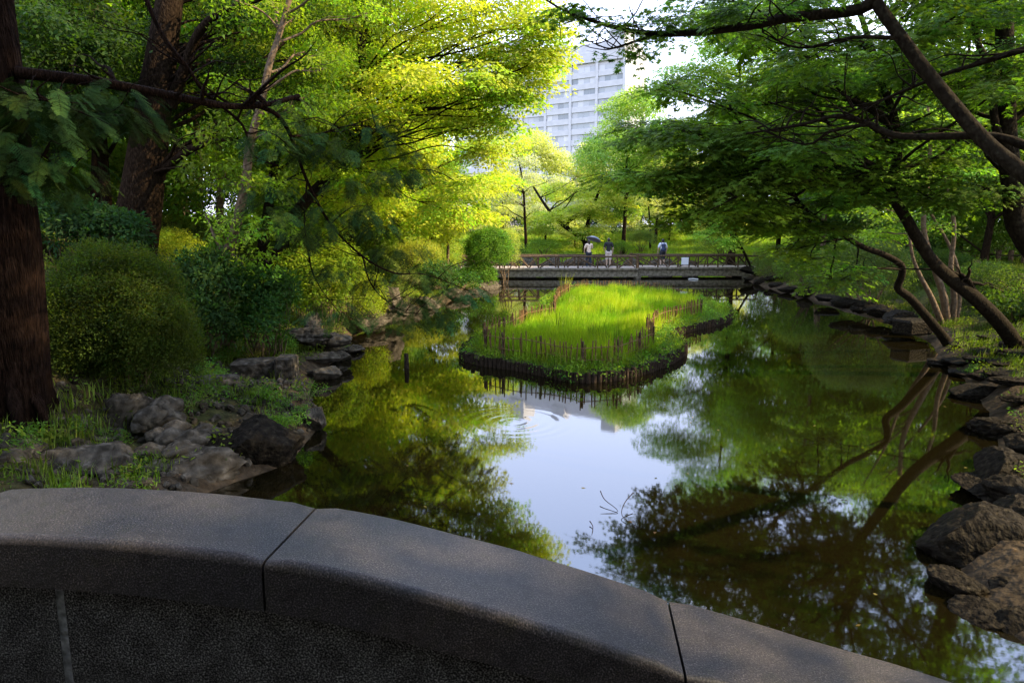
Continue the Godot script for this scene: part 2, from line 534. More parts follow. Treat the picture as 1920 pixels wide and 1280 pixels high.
func lines(stops: Array) -> PackedFloat32Array:   # [[from, step], ...] grid lines with changing spacing
	var out := PackedFloat32Array()
	for k in stops.size() - 1:
		var x: float = stops[k][0]
		while x < stops[k + 1][0] - stops[k][1] * 0.5:
			out.append(x); x += stops[k][1]
	out.append(stops[-1][0])
	return out

func sheet(xs: PackedFloat32Array, zs: PackedFloat32Array, h: Callable, col: Callable, uv := false) -> ArrayMesh:
	var v := PackedVector3Array()
	var n := PackedVector3Array()
	var c := PackedColorArray()
	var t := PackedVector2Array()
	var ix := PackedInt32Array()
	var w := xs.size()
	for z in zs:
		for x in xs:
			var r: Vector2 = h.call(x, z)
			v.append(Vector3(x, r.x, z)); c.append(col.call(x, z, r.y)); t.append(Vector2(x, z))
	n.resize(v.size())
	for j in zs.size():
		for k in w:
			var a := j * w + k
			var l := a - 1 if k > 0 else a
			var r := a + 1 if k < w - 1 else a
			var u := a - w if j > 0 else a
			var d := a + w if j < zs.size() - 1 else a
			n[a] = (v[d] - v[u]).cross(v[r] - v[l]).normalized()
			if k < w - 1 and j < zs.size() - 1:
				ix.append(a); ix.append(a + 1); ix.append(a + w)
				ix.append(a + 1); ix.append(a + w + 1); ix.append(a + w)
	var arr := []
	arr.resize(Mesh.ARRAY_MAX)
	arr[Mesh.ARRAY_VERTEX] = v; arr[Mesh.ARRAY_NORMAL] = n; arr[Mesh.ARRAY_COLOR] = c; arr[Mesh.ARRAY_INDEX] = ix; arr[Mesh.ARRAY_TEX_UV] = t
	if uv:
		var tg := PackedFloat32Array()
		for k in v.size(): tg.append_array(PackedFloat32Array([1, 0, 0, 1]))
		arr[Mesh.ARRAY_TANGENT] = tg
	var m := ArrayMesh.new()
	m.add_surface_from_arrays(Mesh.PRIMITIVE_TRIANGLES, arr)
	return m

# ------------------------------------------------------------------ rocks
var rock_meshes := []
func rock_mesh(seed_: int, cuts: int, lay: float, rough := 1.0) -> ArrayMesh:
	var f := FastNoiseLite.new()
	f.seed = seed_; f.frequency = 0.9; f.fractal_octaves = 4
	var planes := []
	for k in cuts: planes.append([rv(), rnd(0.45, 0.85)])
	var sph := SphereMesh.new()
	sph.radius = 1; sph.height = 2; sph.radial_segments = 60; sph.rings = 34
	var arr := sph.get_mesh_arrays()
	var v: PackedVector3Array = arr[Mesh.ARRAY_VERTEX]
	var st := SurfaceTool.new()
	st.begin(Mesh.PRIMITIVE_TRIANGLES)
	st.set_smooth_group(0)
	var q := PackedVector3Array()
	for p in v:
		var d := p.normalized()
		var w := d * (1.0 + 0.28 * f.get_noise_3dv(d * 1.1))
		for pl in planes:
			var e: float = w.dot(pl[0]) - pl[1]
			if e > 0: w -= pl[0] * e * 0.9
		if lay > 0: w += Vector3(d.x, 0, d.z) * lay * sin(w.y * 13.0 + 2.0 * f.get_noise_3dv(d * 2.0))
		w *= 1.0 + rough * (0.12 * f.get_noise_3dv(d * 4.0) - 0.10 * pow(1.0 - absf(f.get_noise_3dv(d * 3.0 + Vector3(5, 1, 2))), 8.0) + 0.05 * f.get_noise_3dv(d * 12.0))
		q.append(w)
	for k in arr[Mesh.ARRAY_INDEX]:
		st.add_vertex(q[k])
	st.index()
	st.generate_normals()
	var m := st.commit()
	m.surface_set_material(0, M.rock)
	return m

func rock(label: String, at: Vector3, size: Vector3, turn := 0.0, variant := 0, group := "", tilt := 0.0, called := "rock"):
	var o := MeshInstance3D.new()
	o.name = numbered(called)
	o.mesh = rock_meshes[variant % rock_meshes.size()]
	o.transform = Transform3D(Basis.from_euler(Vector3(0, turn, tilt)).scaled_local(size * 0.66), at)
	add_child(o)
	tag(o, label, "rock", group)
	return o

# ------------------------------------------------------------------ people: a body is one surface meshed from tapered bones
func flesh(bones: Array, cell: float, k: float, m: Material) -> Acc:
	var lo := Vector3.ONE * 1e9
	var hi := -lo
	for b in bones:
		for e in [[b[0], b[2]], [b[1], b[3]]]:
			lo = lo.min(e[0] - Vector3.ONE * (e[1] + k + cell)); hi = hi.max(e[0] + Vector3.ONE * (e[1] + k + cell))
	var nx := int((hi.x - lo.x) / cell) + 2
	var ny := int((hi.y - lo.y) / cell) + 2
	var nz := int((hi.z - lo.z) / cell) + 2
	var g := PackedFloat32Array()
	g.resize(nx * ny * nz)
	g.fill(0.2)
	for b in bones:
		var a: Vector3 = b[0]
		var ab: Vector3 = b[1] - a
		var l2 := maxf(ab.length_squared(), 1e-8)
		var mx: float = maxf(b[2], b[3]) + k + cell * 1.5
		var p0: Vector3 = ((a.min(b[1]) - Vector3.ONE * mx - lo) / cell).floor()
		var p1: Vector3 = ((a.max(b[1]) + Vector3.ONE * mx - lo) / cell).ceil()
		for z in range(maxi(0, int(p0.z)), mini(nz, int(p1.z) + 1)):
			for y in range(maxi(0, int(p0.y)), mini(ny, int(p1.y) + 1)):
				for x in range(maxi(0, int(p0.x)), mini(nx, int(p1.x) + 1)):
					var p := lo + Vector3(x, y, z) * cell
					var t := clampf((p - a).dot(ab) / l2, 0, 1)
					var d: float = (p - a - ab * t).length() - lerpf(b[2], b[3], t)
					var id := (z * ny + y) * nx + x
					var e := g[id]
					var h := clampf(0.5 + 0.5 * (e - d) / k, 0, 1)
					g[id] = lerpf(e, d, h) - k * h * (1 - h)
	var acc := Acc.new()
	var at := {}
	var sx := [0, 1, 0, 1, 0, 1, 0, 1]
	var sy := [0, 0, 1, 1, 0, 0, 1, 1]
	var sz := [0, 0, 0, 0, 1, 1, 1, 1]
	for z in nz - 1:
		for y in ny - 1:
			for x in nx - 1:
				var s := Vector3.ZERO
				var cnt := 0
				var f := []
				for q in 8: f.append(g[((z + sz[q]) * ny + y + sy[q]) * nx + x + sx[q]])
				var neg := 0
				for q in 8: if f[q] < 0: neg += 1
				if neg == 0 or neg == 8: continue
				for e in [[0, 1], [2, 3], [4, 5], [6, 7], [0, 2], [1, 3], [4, 6], [5, 7], [0, 4], [1, 5], [2, 6], [3, 7]]:
					if (f[e[0]] < 0) != (f[e[1]] < 0):
						var t: float = f[e[0]] / (f[e[0]] - f[e[1]])
						s += Vector3(lerpf(sx[e[0]], sx[e[1]], t), lerpf(sy[e[0]], sy[e[1]], t), lerpf(sz[e[0]], sz[e[1]], t)); cnt += 1
				at[(z * ny + y) * nx + x] = acc.v.size()
				acc.v.append(lo + (Vector3(x, y, z) + s / cnt) * cell)
				acc.n.append(Vector3(f[1] + f[3] + f[5] + f[7] - f[0] - f[2] - f[4] - f[6], f[2] + f[3] + f[6] + f[7] - f[0] - f[1] - f[4] - f[5], f[4] + f[5] + f[6] + f[7] - f[0] - f[1] - f[2] - f[3]).normalized())
				acc.c.append(Color.WHITE)
	for id in at:
		var x: int = id % nx
		var y: int = (id / nx) % ny
		var z: int = id / (nx * ny)
		var f0 := g[id]
		for e in [[1, [0, -nx, -nx - nx * ny, -nx * ny], y > 0 and z > 0], [nx, [0, -nx * ny, -1 - nx * ny, -1], x > 0 and z > 0], [nx * ny, [0, -1, -1 - nx, -nx], x > 0 and y > 0]]:
			if not e[2] or (f0 < 0) == (g[id + e[0]] < 0): continue
			var q := []
			for w in e[1]: q.append(at.get(id + w, -1))
			if q.min() < 0: continue
			var nn: Vector3 = acc.n[q[0]] + acc.n[q[1]] + acc.n[q[2]]
			for tr in [[0, 1, 2], [0, 2, 3]]:
				var a: int = q[tr[0]]; var b: int = q[tr[1]]; var c: int = q[tr[2]]
				if (acc.v[b] - acc.v[a]).cross(acc.v[c] - acc.v[a]).dot(nn) > 0:
					var sw := b; b = c; c = sw
				acc.i.append(a); acc.i.append(b); acc.i.append(c)
	return acc

# facing -z at turn 0; arms: [elbow, wrist] left and right in body space for a 1.7 m body
func person(label: String, at: Vector3, turn: float, tall: float, arms: Array, step: float, skin: Color, top: Color, low: Color, hair: Color, low_len: float, long_hair: bool):
	var o := thing("person", at, label, "person")
	o.rotation.y = turn
	o.scale = Vector3.ONE * tall / 1.7
	var V := func(x, y, z): return Vector3(x, y, z)
	var hip := [Vector3(-0.09, 0.88, 0), Vector3(0.09, 0.88, 0)]
	var knee := [Vector3(-0.1, 0.47, -0.03 - step * 0.5), Vector3(0.1, 0.47, -0.02 + step * 0.3)]
	var ank := [Vector3(-0.1, 0.08, 0.02 - step), Vector3(0.1, 0.08, 0.02 + step)]
	var sh := [Vector3(-0.175, 1.38, 0.01), Vector3(0.175, 1.38, 0.01)]
	var bones := [[Vector3(0, 0.92, 0), Vector3(0, 1.12, 0), 0.125, 0.11], [Vector3(0, 1.12, 0), Vector3(0, 1.33, 0), 0.11, 0.12], [sh[0] + Vector3(0.06, 0, 0), sh[1] - Vector3(0.06, 0, 0), 0.075, 0.075],
		[Vector3(0, 1.36, 0.01), Vector3(0, 1.5, -0.01), 0.06, 0.05], [Vector3(0, 1.575, -0.01), Vector3(0, 1.61, 0.0), 0.078, 0.085], [Vector3(0, 1.53, -0.04), Vector3(0, 1.55, -0.05), 0.045, 0.05],
		[Vector3(0, 1.575, -0.095), Vector3(0, 1.555, -0.11), 0.012, 0.016], [Vector3(-0.085, 1.57, 0.005), Vector3(-0.085, 1.55, 0.0), 0.018, 0.014], [Vector3(0.085, 1.57, 0.005), Vector3(0.085, 1.55, 0.0), 0.018, 0.014]]
	var shirt := [[Vector3(0, 0.9, 0), Vector3(0, 1.12, 0), 0.15, 0.13], [Vector3(0, 1.12, 0), Vector3(0, 1.32, 0), 0.13, 0.14], [sh[0] + Vector3(0.05, 0, 0), sh[1] - Vector3(0.05, 0, 0), 0.09, 0.09]]
	var legs := [[Vector3(0, 0.86, 0), Vector3(0, 0.97, 0), 0.155, 0.14]]
	var shoes := []
	for s in 2:
		var w: Vector3 = arms[s][1]
		bones.append([sh[s], arms[s][0], 0.055, 0.042]); bones.append([arms[s][0], w, 0.042, 0.028])
		var dir: Vector3 = (w - arms[s][0]).normalized()
		bones.append([w, w + dir * 0.08, 0.028, 0.034])
		bones.append([hip[s], knee[s], 0.085, 0.058]); bones.append([knee[s], ank[s], 0.058, 0.038])
		bones.append([ank[s] + Vector3(0, -0.04, 0.03), ank[s] + Vector3(0, -0.05, -0.15), 0.036, 0.03])
		shirt.append([sh[s], sh[s].lerp(arms[s][0], 0.7), 0.075, 0.068])
		legs.append([hip[s], hip[s].lerp(knee[s], minf(1, low_len * 2)), 0.11, 0.085])
		if low_len > 0.5: legs.append([knee[s], knee[s].lerp(ank[s], (low_len - 0.5) * 2), 0.085, 0.07])
		shoes.append([ank[s] + Vector3(0, -0.035, 0.03), ank[s] + Vector3(0, -0.045, -0.15), 0.045, 0.036])
	var body := flesh(bones, 0.02, 0.02, null)
	for s in 2:      # four fingers and a thumb on each hand
		var w: Vector3 = arms[s][1]
		var dir: Vector3 = (w - arms[s][0]).normalized()
		var side := dir.cross(Vector3.RIGHT).normalized()
		var pal := dir.cross(side)
		for f in 4:
			var b := w + dir * 0.09 + side * (f - 1.5) * 0.019
			var l: float = [0.065, 0.078, 0.072, 0.055][f]
			body.tube([b, b + dir * l * 0.5 + pal * 0.006, b + dir * l * 0.85 + pal * 0.024], [0.009, 0.008, 0.006], 5)
		var tb := w + dir * 0.03 - side * 0.03
		body.tube([tb, tb + dir * 0.03 - side * 0.025, tb + dir * 0.065 - side * 0.03 + pal * 0.01], [0.011, 0.01, 0.007], 5)
	put("body", body.done(plain(skin, 0.6)), o)
	put("shirt", flesh(shirt, 0.02, 0.025, null).done(plain(top, 0.9)), o)
	put("trousers" if low_len > 0.6 else "shorts", flesh(legs, 0.02, 0.025, null).done(plain(low, 0.9)), o)
	put("shoes", flesh(shoes, 0.02, 0.015, null).done(plain(lin(0.1, 0.1, 0.1), 0.7)), o)
	var hr := [[Vector3(0, 1.6, 0.02), Vector3(0, 1.63, 0.01), 0.09, 0.088]]
	if long_hair: hr.append([Vector3(0, 1.6, 0.05), Vector3(0, 1.4, 0.07), 0.075, 0.05])
	else: hr.append([Vector3(0, 1.58, 0.04), Vector3(0, 1.52, 0.045), 0.07, 0.05])
	put("hair", flesh(hr, 0.018, 0.02, null).done(plain(hair, 0.6)), o)
	for s in [-1, 1]:
		var e := SphereMesh.new()
		e.radius = 0.012; e.height = 0.024; e.radial_segments = 8; e.rings = 4
		e.material = plain(lin(0.02, 0.015, 0.01), 0.2)
		put("eye", e, o, Transform3D(Basis(), Vector3(s * 0.032, 1.59, -0.088)))
	return o

# ================================================================== the scene
func _ready():
	var cam := Camera3D.new()
	cam.name = "camera"
	cam.position = Vector3(0, 2.95, 0)
	cam.rotation_degrees = Vector3(-9.29, 0, 0)
	cam.fov = 53.0
	cam.near = 0.05
	cam.far = 1500.0
	add_child(cam)
	cam.current = true

	var sky := ProceduralSkyMaterial.new()
	sky.sky_top_color = Color(0.65, 0.75, 0.95)
	sky.sky_horizon_color = Color(0.92, 0.93, 0.98)
	sky.sky_curve = 0.22
	sky.ground_bottom_color = Color(0.25, 0.24, 0.2)
	sky.ground_horizon_color = Color(0.6, 0.6, 0.58)
	sky.sky_energy_multiplier = 1.1
	sky.sky_cover = clouds()
	sky.sky_cover_modulate = Color(1, 0.97, 0.98, 1)
	var env := Environment.new()
	env.background_mode = Environment.BG_SKY
	env.sky = Sky.new()
	env.sky.sky_material = sky
	env.tonemap_mode = Environment.TONE_MAPPER_LINEAR
	env.tonemap_exposure = 3.2
	env.sdfgi_enabled = true
	env.ssao_enabled = true
	env.ssil_enabled = true
	var we := WorldEnvironment.new()
	we.name = "environment"
	we.environment = env
	add_child(we)
	var sun := DirectionalLight3D.new()
	sun.name = "sun"
	sun.light_energy = 1.6
	sun.light_color = Color(1.0, 0.92, 0.75)
	sun.light_angular_distance = 0.5
	sun.shadow_enabled = true
	sun.look_at_from_position(Vector3(0.88, 0.68, 0.12), Vector3.ZERO)
	add_child(sun)

	rng.seed = 20240
	noise.seed = 5
	noise.frequency = 0.35
	noise.fractal_octaves = 3
	pond = PackedVector2Array([Vector2(-2.6, 9), Vector2(-2.6, 3), Vector2(-2.6, -1), Vector2(-2.9, -4), Vector2(-3.3, -6), Vector2(-3.4, -7.5), Vector2(-2.78, -8.4), Vector2(-2.95, -10.3), Vector2(-3.7, -12.3), Vector2(-4.0, -13.9), Vector2(-3.95, -16.4),
		Vector2(-4.5, -19), Vector2(-4.3, -22.4), Vector2(-3.2, -25.4), Vector2(-2.4, -29), Vector2(-1.5, -32.5), Vector2(-0.8, -34.9), Vector2(-1.6, -38), Vector2(-2.6, -44), Vector2(-2.2, -49.5), Vector2(3, -51.5), Vector2(9, -51), Vector2(14, -49.5), Vector2(15.3, -45),
		Vector2(13.8, -40.5), Vector2(13.1, -36), Vector2(12.9, -32), Vector2(12.7, -26.3), Vector2(12.5, -22.4), Vector2(11.1, -18), Vector2(9.6, -15), Vector2(8.8, -12.9), Vector2(7.3, -10), Vector2(6.3, -8.5), Vector2(5.3, -7.3), Vector2(4.0, -6.0), Vector2(3.7, -4.9), Vector2(3.6, -3), Vector2(3.4, -1), Vector2(3.3, 3), Vector2(3.4, 9)])
	materials()
	make_sprays()
	for k in 7: rock_meshes.append(rock_mesh(100 + k, [7, 3, 9, 1, 6, 8, 2][k], [0.0, 0.0, 0.035, 0.0, 0.05, 0.0, 0.0][k], [1.0, 0.45, 1.0, 0.2, 1.0, 0.6, 1.0][k]))
	build_ground()
	build_near_bridge()
	build_building()
	build_far_bridge()
	build_island()
	build_trees()
	build_shrubs()
	build_rocks()
	build_cover()
	build_small()

func clouds() -> ImageTexture:
	var f := FastNoiseLite.new()
	f.seed = 12; f.frequency = 1.6; f.fractal_octaves = 5
	var im := Image.create(512, 256, false, Image.FORMAT_RGBA8)
	for y in 256:
		var el := (0.5 - (y + 0.5) / 256.0) * PI
		for x in 512:
			var az := (x + 0.5) / 512.0 * TAU
			var d := Vector3(cos(el) * sin(az), sin(el) * 1.8, cos(el) * cos(az))
			var a := smoothstep(-0.05, 0.4, f.get_noise_3dv(d)) * 0.8
			im.set_pixel(x, y, Color(1, 1, 1, a if el > 0 else 0.0))
	return ImageTexture.create_from_image(im)

func build_ground():
	var hf := func(x: float, z: float) -> Vector2:
		var sd := shore(x, z)
		return Vector2(ground_at(x, z, sd), sd)
	var cf := func(x: float, z: float, sd: float) -> Color:
		var soil := Color(0.085, 0.06, 0.038)
		var moss := Color(0.06, 0.075, 0.02)
		var lawn := Color(0.09, 0.13, 0.022)
		var w := clampf(0.5 + 1.4 * noise.get_noise_2d(x * 0.9 + 40, z * 0.9), 0, 1) * smoothstep(0.5, 2.0, sd)
		var c := soil.lerp(moss, w)
		return c.lerp(lawn, smoothstep(-18.0, -26.0, z) * smoothstep(1.0, 4.0, sd) * 0.9)
	var m := sheet(lines([[-260, 20], [-60, 6], [-24, 1.0], [-14, 0.3], [18, 1.0], [34, 6], [70, 20], [260, 1]]), lines([[-420, 30], [-120, 6], [-60, 0.8], [-34, 0.35], [4, 1.0], [14, 6], [60, 1]]), hf, cf)
	m.surface_set_material(0, M.ground)
	tag(put("ground", m, self), "earth banks and lawns round the pond", "", "", "structure")
	var wf := func(x: float, z: float) -> Vector2:
		var r := Vector2(x - 0.02, z + 10.3).length()
		var k := smoothstep(0.05, 0.3, r) * smoothstep(1.15, 0.7, r)
		return Vector2(0.0006 * sin(r * TAU / 0.2) * k * (0.55 + 0.45 * sin(atan2(z + 10.3, x) * 2.0 + 0.6)), 0)
	var w := sheet(lines([[-7, 0.6], [-1.2, 0.025], [1.25, 0.6], [17.5, 1]]), lines([[-54, 1.0], [-11.5, 0.025], [-9.1, 0.5], [9.5, 1]]), wf, func(_x, _z, _s): return Color.WHITE, true)
	w.surface_set_material(0, M.water)
	tag(put("pond_water", w, self), "murky still pond water reflecting trees and sky", "", "", "structure")

# ------------------------------------------------------------------ the stone bridge under the camera
var arch := [[-4.2, 1.42], [-3.4, 1.74], [-2.7, 1.99], [-2.2, 2.14], [-1.75, 2.235], [-1.35, 2.278], [-1.0, 2.28], [-0.68, 2.26], [-0.5, 2.236], [-0.3, 2.194], [-0.1, 2.146], [0.23, 2.053], [0.55, 1.968], [0.93, 1.866], [1.4, 1.72], [2.0, 1.51], [2.7, 1.22], [3.6, 0.82]]
func arch_y(s: float) -> float:
	for k in arch.size() - 1:
		if s <= arch[k + 1][0]:
			return cubic_interpolate(arch[k][1], arch[k + 1][1], arch[maxi(k - 1, 0)][1], arch[mini(k + 2, arch.size() - 1)][1], clampf((s - arch[k][0]) / (arch[k + 1][0] - arch[k][0]), 0, 1))
	return arch[-1][1]

# a piece that follows the arch: s0..s1 along, d0..d1 away from the eye, top and bottom below the cap line, rounded edges
func arched(s0: float, s1: float, d0: float, d1: float, top: float, low: float, round_: float, flat_low := false) -> Acc:
	var a := Acc.new()
	var t := Vector3(cos(deg_to_rad(5.8)), 0, sin(deg_to_rad(5.8)))
	var nn := Vector3(sin(deg_to_rad(5.8)), 0, -cos(deg_to_rad(5.8)))
	var prof := []
	var r := round_
	var pts := [[d0, low, -1, -1], [d0, top, -1, 1], [d1, top, 1, 1], [d1, low, 1, -1]]
	for k in 4:
		var p: Array = pts[k]
		if p[3] > 0 and r > 0:
			for q in 5:
				var an := PI / 2 * q / 4.0
				var dx := -cos(an) if k == 1 else sin(an)
				var dy := sin(an) if k == 1 else cos(an)
				prof.append([p[0] - p[2] * r + dx * r, p[1] - r + dy * r, Vector2(dx, dy)])
		else:
			prof.append([p[0], p[1], Vector2(p[2], 0)])
	var steps := maxi(2, int((s1 - s0) / 0.05))
	var m := prof.size()
	var k0 := 0
	for k in steps + 1:
		var s := lerpf(s0, s1, float(k) / steps)
		var sl := (arch_y(s + 0.02) - arch_y(s - 0.02)) / 0.04
		var up := (Vector3.UP - t * sl).normalized()
		var inset := r * 0.5 if (k == 0 or k == steps) and r > 0 else 0.0
		for q in prof:
			var y: float = arch_y(s) + q[1] if not (flat_low and q[1] == low) else low
			var w: float = noise.get_noise_3d(s * 9, q[0] * 9, q[1] * 9) * 0.0016
			a.v.append(t * s + nn * q[0] + Vector3(0, y - inset * maxf(q[2].y, 0) + w, 0))
			a.n.append((nn * q[2].x + up * q[2].y).normalized())
			a.c.append(Color.WHITE)
	for k in steps:
		for q in m:
			var A := k * m + q
			var B := k * m + (q + 1) % m
			if q == m - 1: continue
			a.i.append(A); a.i.append(B); a.i.append(A + m)
			a.i.append(B); a.i.append(B + m); a.i.append(A + m)
	for e in [0, steps]:
		var cs: Array = []
		for q in m: cs.append(a.v[e * m + q])
		for q in range(1, m - 1): a.tri(cs[0], cs[q], cs[q + 1], t * (1.0 if e else -1.0))
	for k in steps:
		a.quad(a.v[k * m], a.v[k * m + m - 1], a.v[(k + 1) * m + m - 1], a.v[(k + 1) * m], Vector3.DOWN)
	return a

func build_near_bridge():
	var o := thing("stone_parapet", Vector3.ZERO, "dark granite bridge parapet with rounded cap stones curving down to the right", "parapet")
	var tones := [Color(0.95, 0.93, 0.95), Color(1.0, 0.97, 1.0), Color(0.9, 0.94, 1.02), Color(1.05, 1.02, 0.98), Color(0.96, 0.96, 0.96), Color(1, 1, 1)]
	var cuts := [-3.35, -2.45, -1.56, -0.667, 0.226, 1.12, 2.0, 2.9]
	for k in cuts.size() - 1:
		var a := arched(cuts[k] + 0.003, cuts[k + 1] - 0.003, 1.3, 1.61, 0.0, -0.121, 0.022)
		for q in a.c.size(): a.c[q] = tones[k % 6]
		put("cap_stone", a.done(M.granite), o)
	var walls := [-3.35, -1.16, 0.62, 2.9]
	for k in 3:
		put("wall_panel", arched(walls[k] + 0.012, walls[k + 1] - 0.012, 1.318, 1.59, -0.124, -0.92, 0.0).done(M.mortar_wall), o)
		if k < 2: put("mortar_joint", arched(walls[k + 1] - 0.0118, walls[k + 1] + 0.0118, 1.322, 1.585, -0.126, -0.92, 0.0).done(M.mortar), o)
	var b := arched(-3.35, 2.9, -1.3, 1.75, -0.93, -1.3, 0.0)
	tag(put("bridge_deck", b.done(M.mortar_wall), self), "arched stone bridge deck", "", "", "structure")

# ------------------------------------------------------------------ the tower and the low building behind
func build_building():
	var e := Vector3(-0.837, 0, -0.547)
	var out := Vector3(-0.547, 0, 0.837)
	var base := Vector3(34.6, 0, -221)
	var o := thing("tower_block", base, "pale concrete tower block with rows of windows rising behind the trees", "building")
	var B := Basis(-e, Vector3.UP, out)       # local x to the right end, y up, z out of the facade
	var at := func(x: float, y: float, z: float) -> Transform3D: return Transform3D(B, B * Vector3(x, y, z))
	var bay := 9.4
	var nb := 7
	var fl := 16
	var sh := 3.45
	var top := 59.0
	var a := Acc.new()
	a.box(at.call(-bay * nb / 2.0, top / 2 - 1, -9.0), Vector3(bay * nb, top + 2, 17.0))
	put("wall", a.done(M.facade), o)
	var pier := Acc.new()
	pier.box(Transform3D(B, Vector3.ZERO), Vector3(0.9, top - 4.0, 0.75), 0.05)
	var pm := pier.done(M.facade)
	for k in nb + 1: put("pier", pm, o, Transform3D(Basis(), B * Vector3(-bay * k, (top - 4.0) / 2, -0.2)))
	var sp := Acc.new()
	sp.box(Transform3D(B, Vector3.ZERO), Vector3(bay - 0.9, 1.75, 0.5), 0.04)
	var sm := sp.done(M.facade)
	var fr := Acc.new()
	for q in [[-4.22, 0.06], [4.22, 0.06], [-2.1, 0.05], [0.0, 0.06], [2.1, 0.05]]: fr.box(Transform3D(B, B * Vector3(q[0], 0, 0)), Vector3(q[1], 1.62, 0.12))
	for y in [-0.82, 0.82]: fr.box(Transform3D(B, B * Vector3(0, y, 0)), Vector3(8.4, 0.06, 0.121))
	var fm := fr.done(plain(lin(0.35, 0.35, 0.36), 0.5))
	var pa := Acc.new()
	pa.box(Transform3D(B, Vector3.ZERO), Vector3(2.06, 1.58, 0.03))
	var panes := []
	for c in [lin(0.24, 0.26, 0.27), lin(0.3, 0.31, 0.32), lin(0.4, 0.4, 0.4), lin(0.16, 0.18, 0.19)]:
		var g := plain(c, 0.12)
		g.metallic_specular = 0.6
		panes.append(pa.done(g))
	for f in fl:
		var y := top - 5.9 - f * sh
		if y < 3: break
		for k in nb:
			var x := -bay * (k + 0.5)
			put("spandrel", sm, o, Transform3D(Basis(), B * Vector3(x, y - 1.72, -0.3)))
			var w := put("window", fm, o, Transform3D(Basis(), B * Vector3(x, y, -0.38)))
			for q in 4: put("pane", panes[[0, 1, 0, 2, 3, 1][rng.randi() % 6]], w, Transform3D(Basis(), B * Vector3(-3.16 + 2.1 * q, 0, 0)))
	a = Acc.new()
	a.box(at.call(-bay * nb / 2.0, top - 2.6, -0.1), Vector3(bay * nb + 0.2, 3.0, 0.62), 0.05)
	a.box(at.call(-bay * nb / 2.0, top + 0.6, -8.0), Vector3(bay * nb - 0.6, 2.8, 14.0), 0.05)
	put("roof_band", a.done(M.facade), o)
	for q in [[-2.6, 5.2, 6.0, 8.0], [-22.0, 5.0, 4.4, 7.0], [-39, 6.0, 7.5, 8.0]]:
		a = Acc.new()
		a.box(at.call(q[0], top + q[2] / 2 - 0.9, -3.4), Vector3(q[1], q[2], q[3]), 0.05)
		put("rooftop_block", a.done(M.facade), o)
	# low building at the end of the garden
	var c := on(-6.6, -118)
	o = thing("low_building", c, "low pinkish building with a teal awning glimpsed above the shrubs on the left", "building")
	a = Acc.new()
	a.box(Transform3D(Basis(), Vector3(0, 4.5, 0)), Vector3(22, 9, 8))
	put("wall", a.done(surf([[0.0, lin(0.4, 0.32, 0.32)], [1.0, lin(0.52, 0.44, 0.44)]], 0.02, Vector3(0.3, 0.3, 0.3), 0.9, 0.0, true, 63)), o)
	a = Acc.new()
	a.quad(Vector3(-5, 3.1, 4.01), Vector3(4.5, 3.1, 4.01), Vector3(4.5, 2.3, 6.2), Vector3(-5, 2.3, 6.2), Vector3.UP)
	a.quad(Vector3(-5, 3.05, 4.01), Vector3(4.5, 3.05, 4.01), Vector3(4.5, 2.25, 6.2), Vector3(-5, 2.25, 6.2), Vector3.DOWN)
	a.box(Transform3D(Basis(), Vector3(-0.25, 2.15, 6.2)), Vector3(9.5, 0.3, 0.04))
	put("awning", a.done(plain(lin(0.05, 0.3, 0.26), 0.7)), o)

# ------------------------------------------------------------------ the timber bridge across the far end
func rail_bay(o: Node3D, x0: float, x1: float, z: float, y: float, k: int):
	var a := func(p: Vector3, q: Vector3, r: float) -> ArrayMesh:
		var s := Acc.new()
		var pts := [p, p.lerp(q, 0.5) + rv() * 0.015, q]
		s.tube(pts, [r * 1.05, r, r * 0.95], 6)
		return s.done(M.timber)
	var w := x1 - x0
	var zz := z + 0.04
	if k % 4 == 0:
		put("brace", a.call(Vector3(x0 + 0.04, y + 0.62, zz), Vector3(x0 + w * 0.48, y + 0.03, zz), 0.045), o)
		put("brace", a.call(Vector3(x0 + w * 0.95, y + 0.6, zz), Vector3(x0 + w * 0.52, y + 0.03, zz), 0.042), o)
	elif k % 4 == 1:
		put("brace", a.call(Vector3(x0 + w * 0.06, y + 0.03, zz), Vector3(x0 + w * 0.62, y + 0.4, zz), 0.042), o)
		put("brace", a.call(Vector3(x0 + w * 0.35, y + 0.62, zz + 0.03), Vector3(x0 + w * 0.9, y + 0.05, zz + 0.03), 0.04), o)
	elif k % 4 == 2:
		put("brace", a.call(Vector3(x0 + w * 0.3, y + 0.02, zz), Vector3(x0 + w * 0.42, y + 0.62, zz), 0.035), o)
		put("brace", a.call(Vector3(x0 + w * 0.45, y + 0.05, zz + 0.03), Vector3(x0 + w * 0.92, y + 0.58, zz + 0.03), 0.04), o)
		put("brace", a.call(Vector3(x0 + w * 0.1, y + 0.2, zz), Vector3(x0 + w * 0.9, y + 0.2, zz), 0.025), o)
	else:
		put("brace", a.call(Vector3(x0 + w * 0.08, y + 0.6, zz), Vector3(x0 + w * 0.9, y + 0.08, zz), 0.043), o)
		put("brace", a.call(Vector3(x0 + w * 0.2, y + 0.05, zz + 0.03), Vector3(x0 + w * 0.55, y + 0.6, zz + 0.03), 0.028), o)

